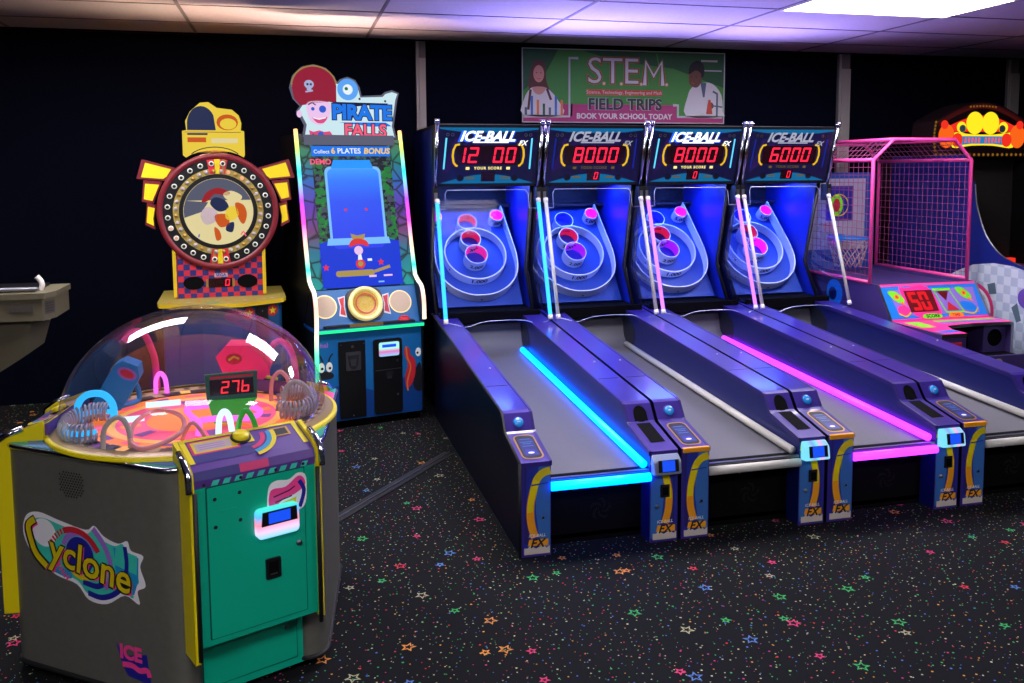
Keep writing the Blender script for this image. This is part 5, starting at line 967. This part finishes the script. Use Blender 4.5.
q.flat(SGp, smooth([(-.28, .19), (-.1, .18), (.12, .18), (.30, .19), (.30, .075), (.1, .09), (-.1, .09), (-.28, .075)], 4, True), .0034, 'sgyel'); q.flat(SGp, [(-.24, .165), (.24, .165), (.25, .09), (.1, .105), (-.1, .105), (-.25, .09)], .0038, 'sgblu')
for s_ in (-1, 1):
    q.disc(SGp, s_*.075, .27, .082, .0045, 'sgyel', 28, .09); q.disc(SGp, s_*.20, .235, .045, .004, 'sgyel', 20); q.disc(SGp, s_*.19, .225, .03, .0045, 'bglass', 16); q.flat(SGp, ell(s_*.34, .165, .075, .095, 24), .0042, 'sgor'); q.disc(SGp, s_*.36, .255, .035, .0046, 'sgred', 16); q.flat(SGp, ell(s_*.235, .135, .05, .055, 18), .0046, 'sgred')
for i in range(11): q.stroke(SGp, [(-.16+i*.032, .112), (-.155+i*.032, .155)], .018, .0048, 'sgpk' if i != 5 else 'sgblu')
for i in range(20): q.disc(SGp, -.43+i*.045, .018, .012, .003, 'sggld', 8)
for i in range(9): q.disc(SGp, -.44-.012*math.sin(i*.4), .05+i*.028, .011, .003, 'sggld', 8); q.disc(SGp, -.12+i*.03, .395+.01*math.cos((i-4)*.3), .009, .003, 'sggld', 8)
q.build('sign_artwork', sgn, 0, ro)

# ================================================================== CONSOLE AT THE LEFT EDGE
add('beige', speckle('warm grey plastic', '#625c48', '#6c6650', 30, .5)); add('beiged', mat('dark grey plastic', '#4a4640', .5))
co = (-2.7, 1.5, 0); cg = thing('grey_console_game', 'warm grey console cut by the left edge with an overhanging control deck', 'arcade game', co)
top = [(-3.3, 1.5), (-2.17, 1.5), (-2.135, 1.60), (-2.135, 1.9), (-3.3, 1.9)]
q = B(); q.extr(UP, top, .885, 1.0, 'beige'); q.extr(UP, [(x+(.0 if x < -3 else .012), y-(.012 if y < 1.7 else 0)) for x, y in top], 1.0, 1.03, 'beige'); dkc = q.build('control_deck', cg, .006, co)
q = B(); q.box(-3.2, -2.22, 1.56, 1.86, 1.03, 1.045, 'black'); q.box(-2.33, -2.22, 1.494, 1.502, .935, .97, 'beiged'); pl = plane((-2.17, 1.5, .9), (.035, .10, 0), (0, 0, 1)); q.rect(pl, .01, .095, .015, .085, .002, 'beiged')
for i in range(4): q.rect(pl, .02, .085, .028+i*.014, .032+i*.014, .003, 'black')
q.tube([(-3.2, 1.53, 1.05), (-2.2, 1.53, 1.05)], .012, 'steel', 8); q.build('deck_trim', dkc, 0, co)
q = B(); q.tube(smooth([(-2.21, 1.62, 1.03), (-2.20, 1.62, 1.055), (-2.205, 1.62, 1.08), (-2.225, 1.62, 1.105)], 4), .014, 'white', 10); q.build('lever', dkc, 0, co)
q = B(); q.extr(plane((0, 1.58, 0), (1, 0, 0), (0, 0, 1)), [(-3.2, .885), (-2.24, .885), (-2.30, .68), (-2.46, .58), (-3.2, .45)], -.42, 0, 'beige'); q.build('support_arm', cg, .004, co)
q = B(); q.box(-3.3, -2.62, 1.62, 2.0, 0, .6, 'blackm'); q.build('pedestal', cg, 0, co)
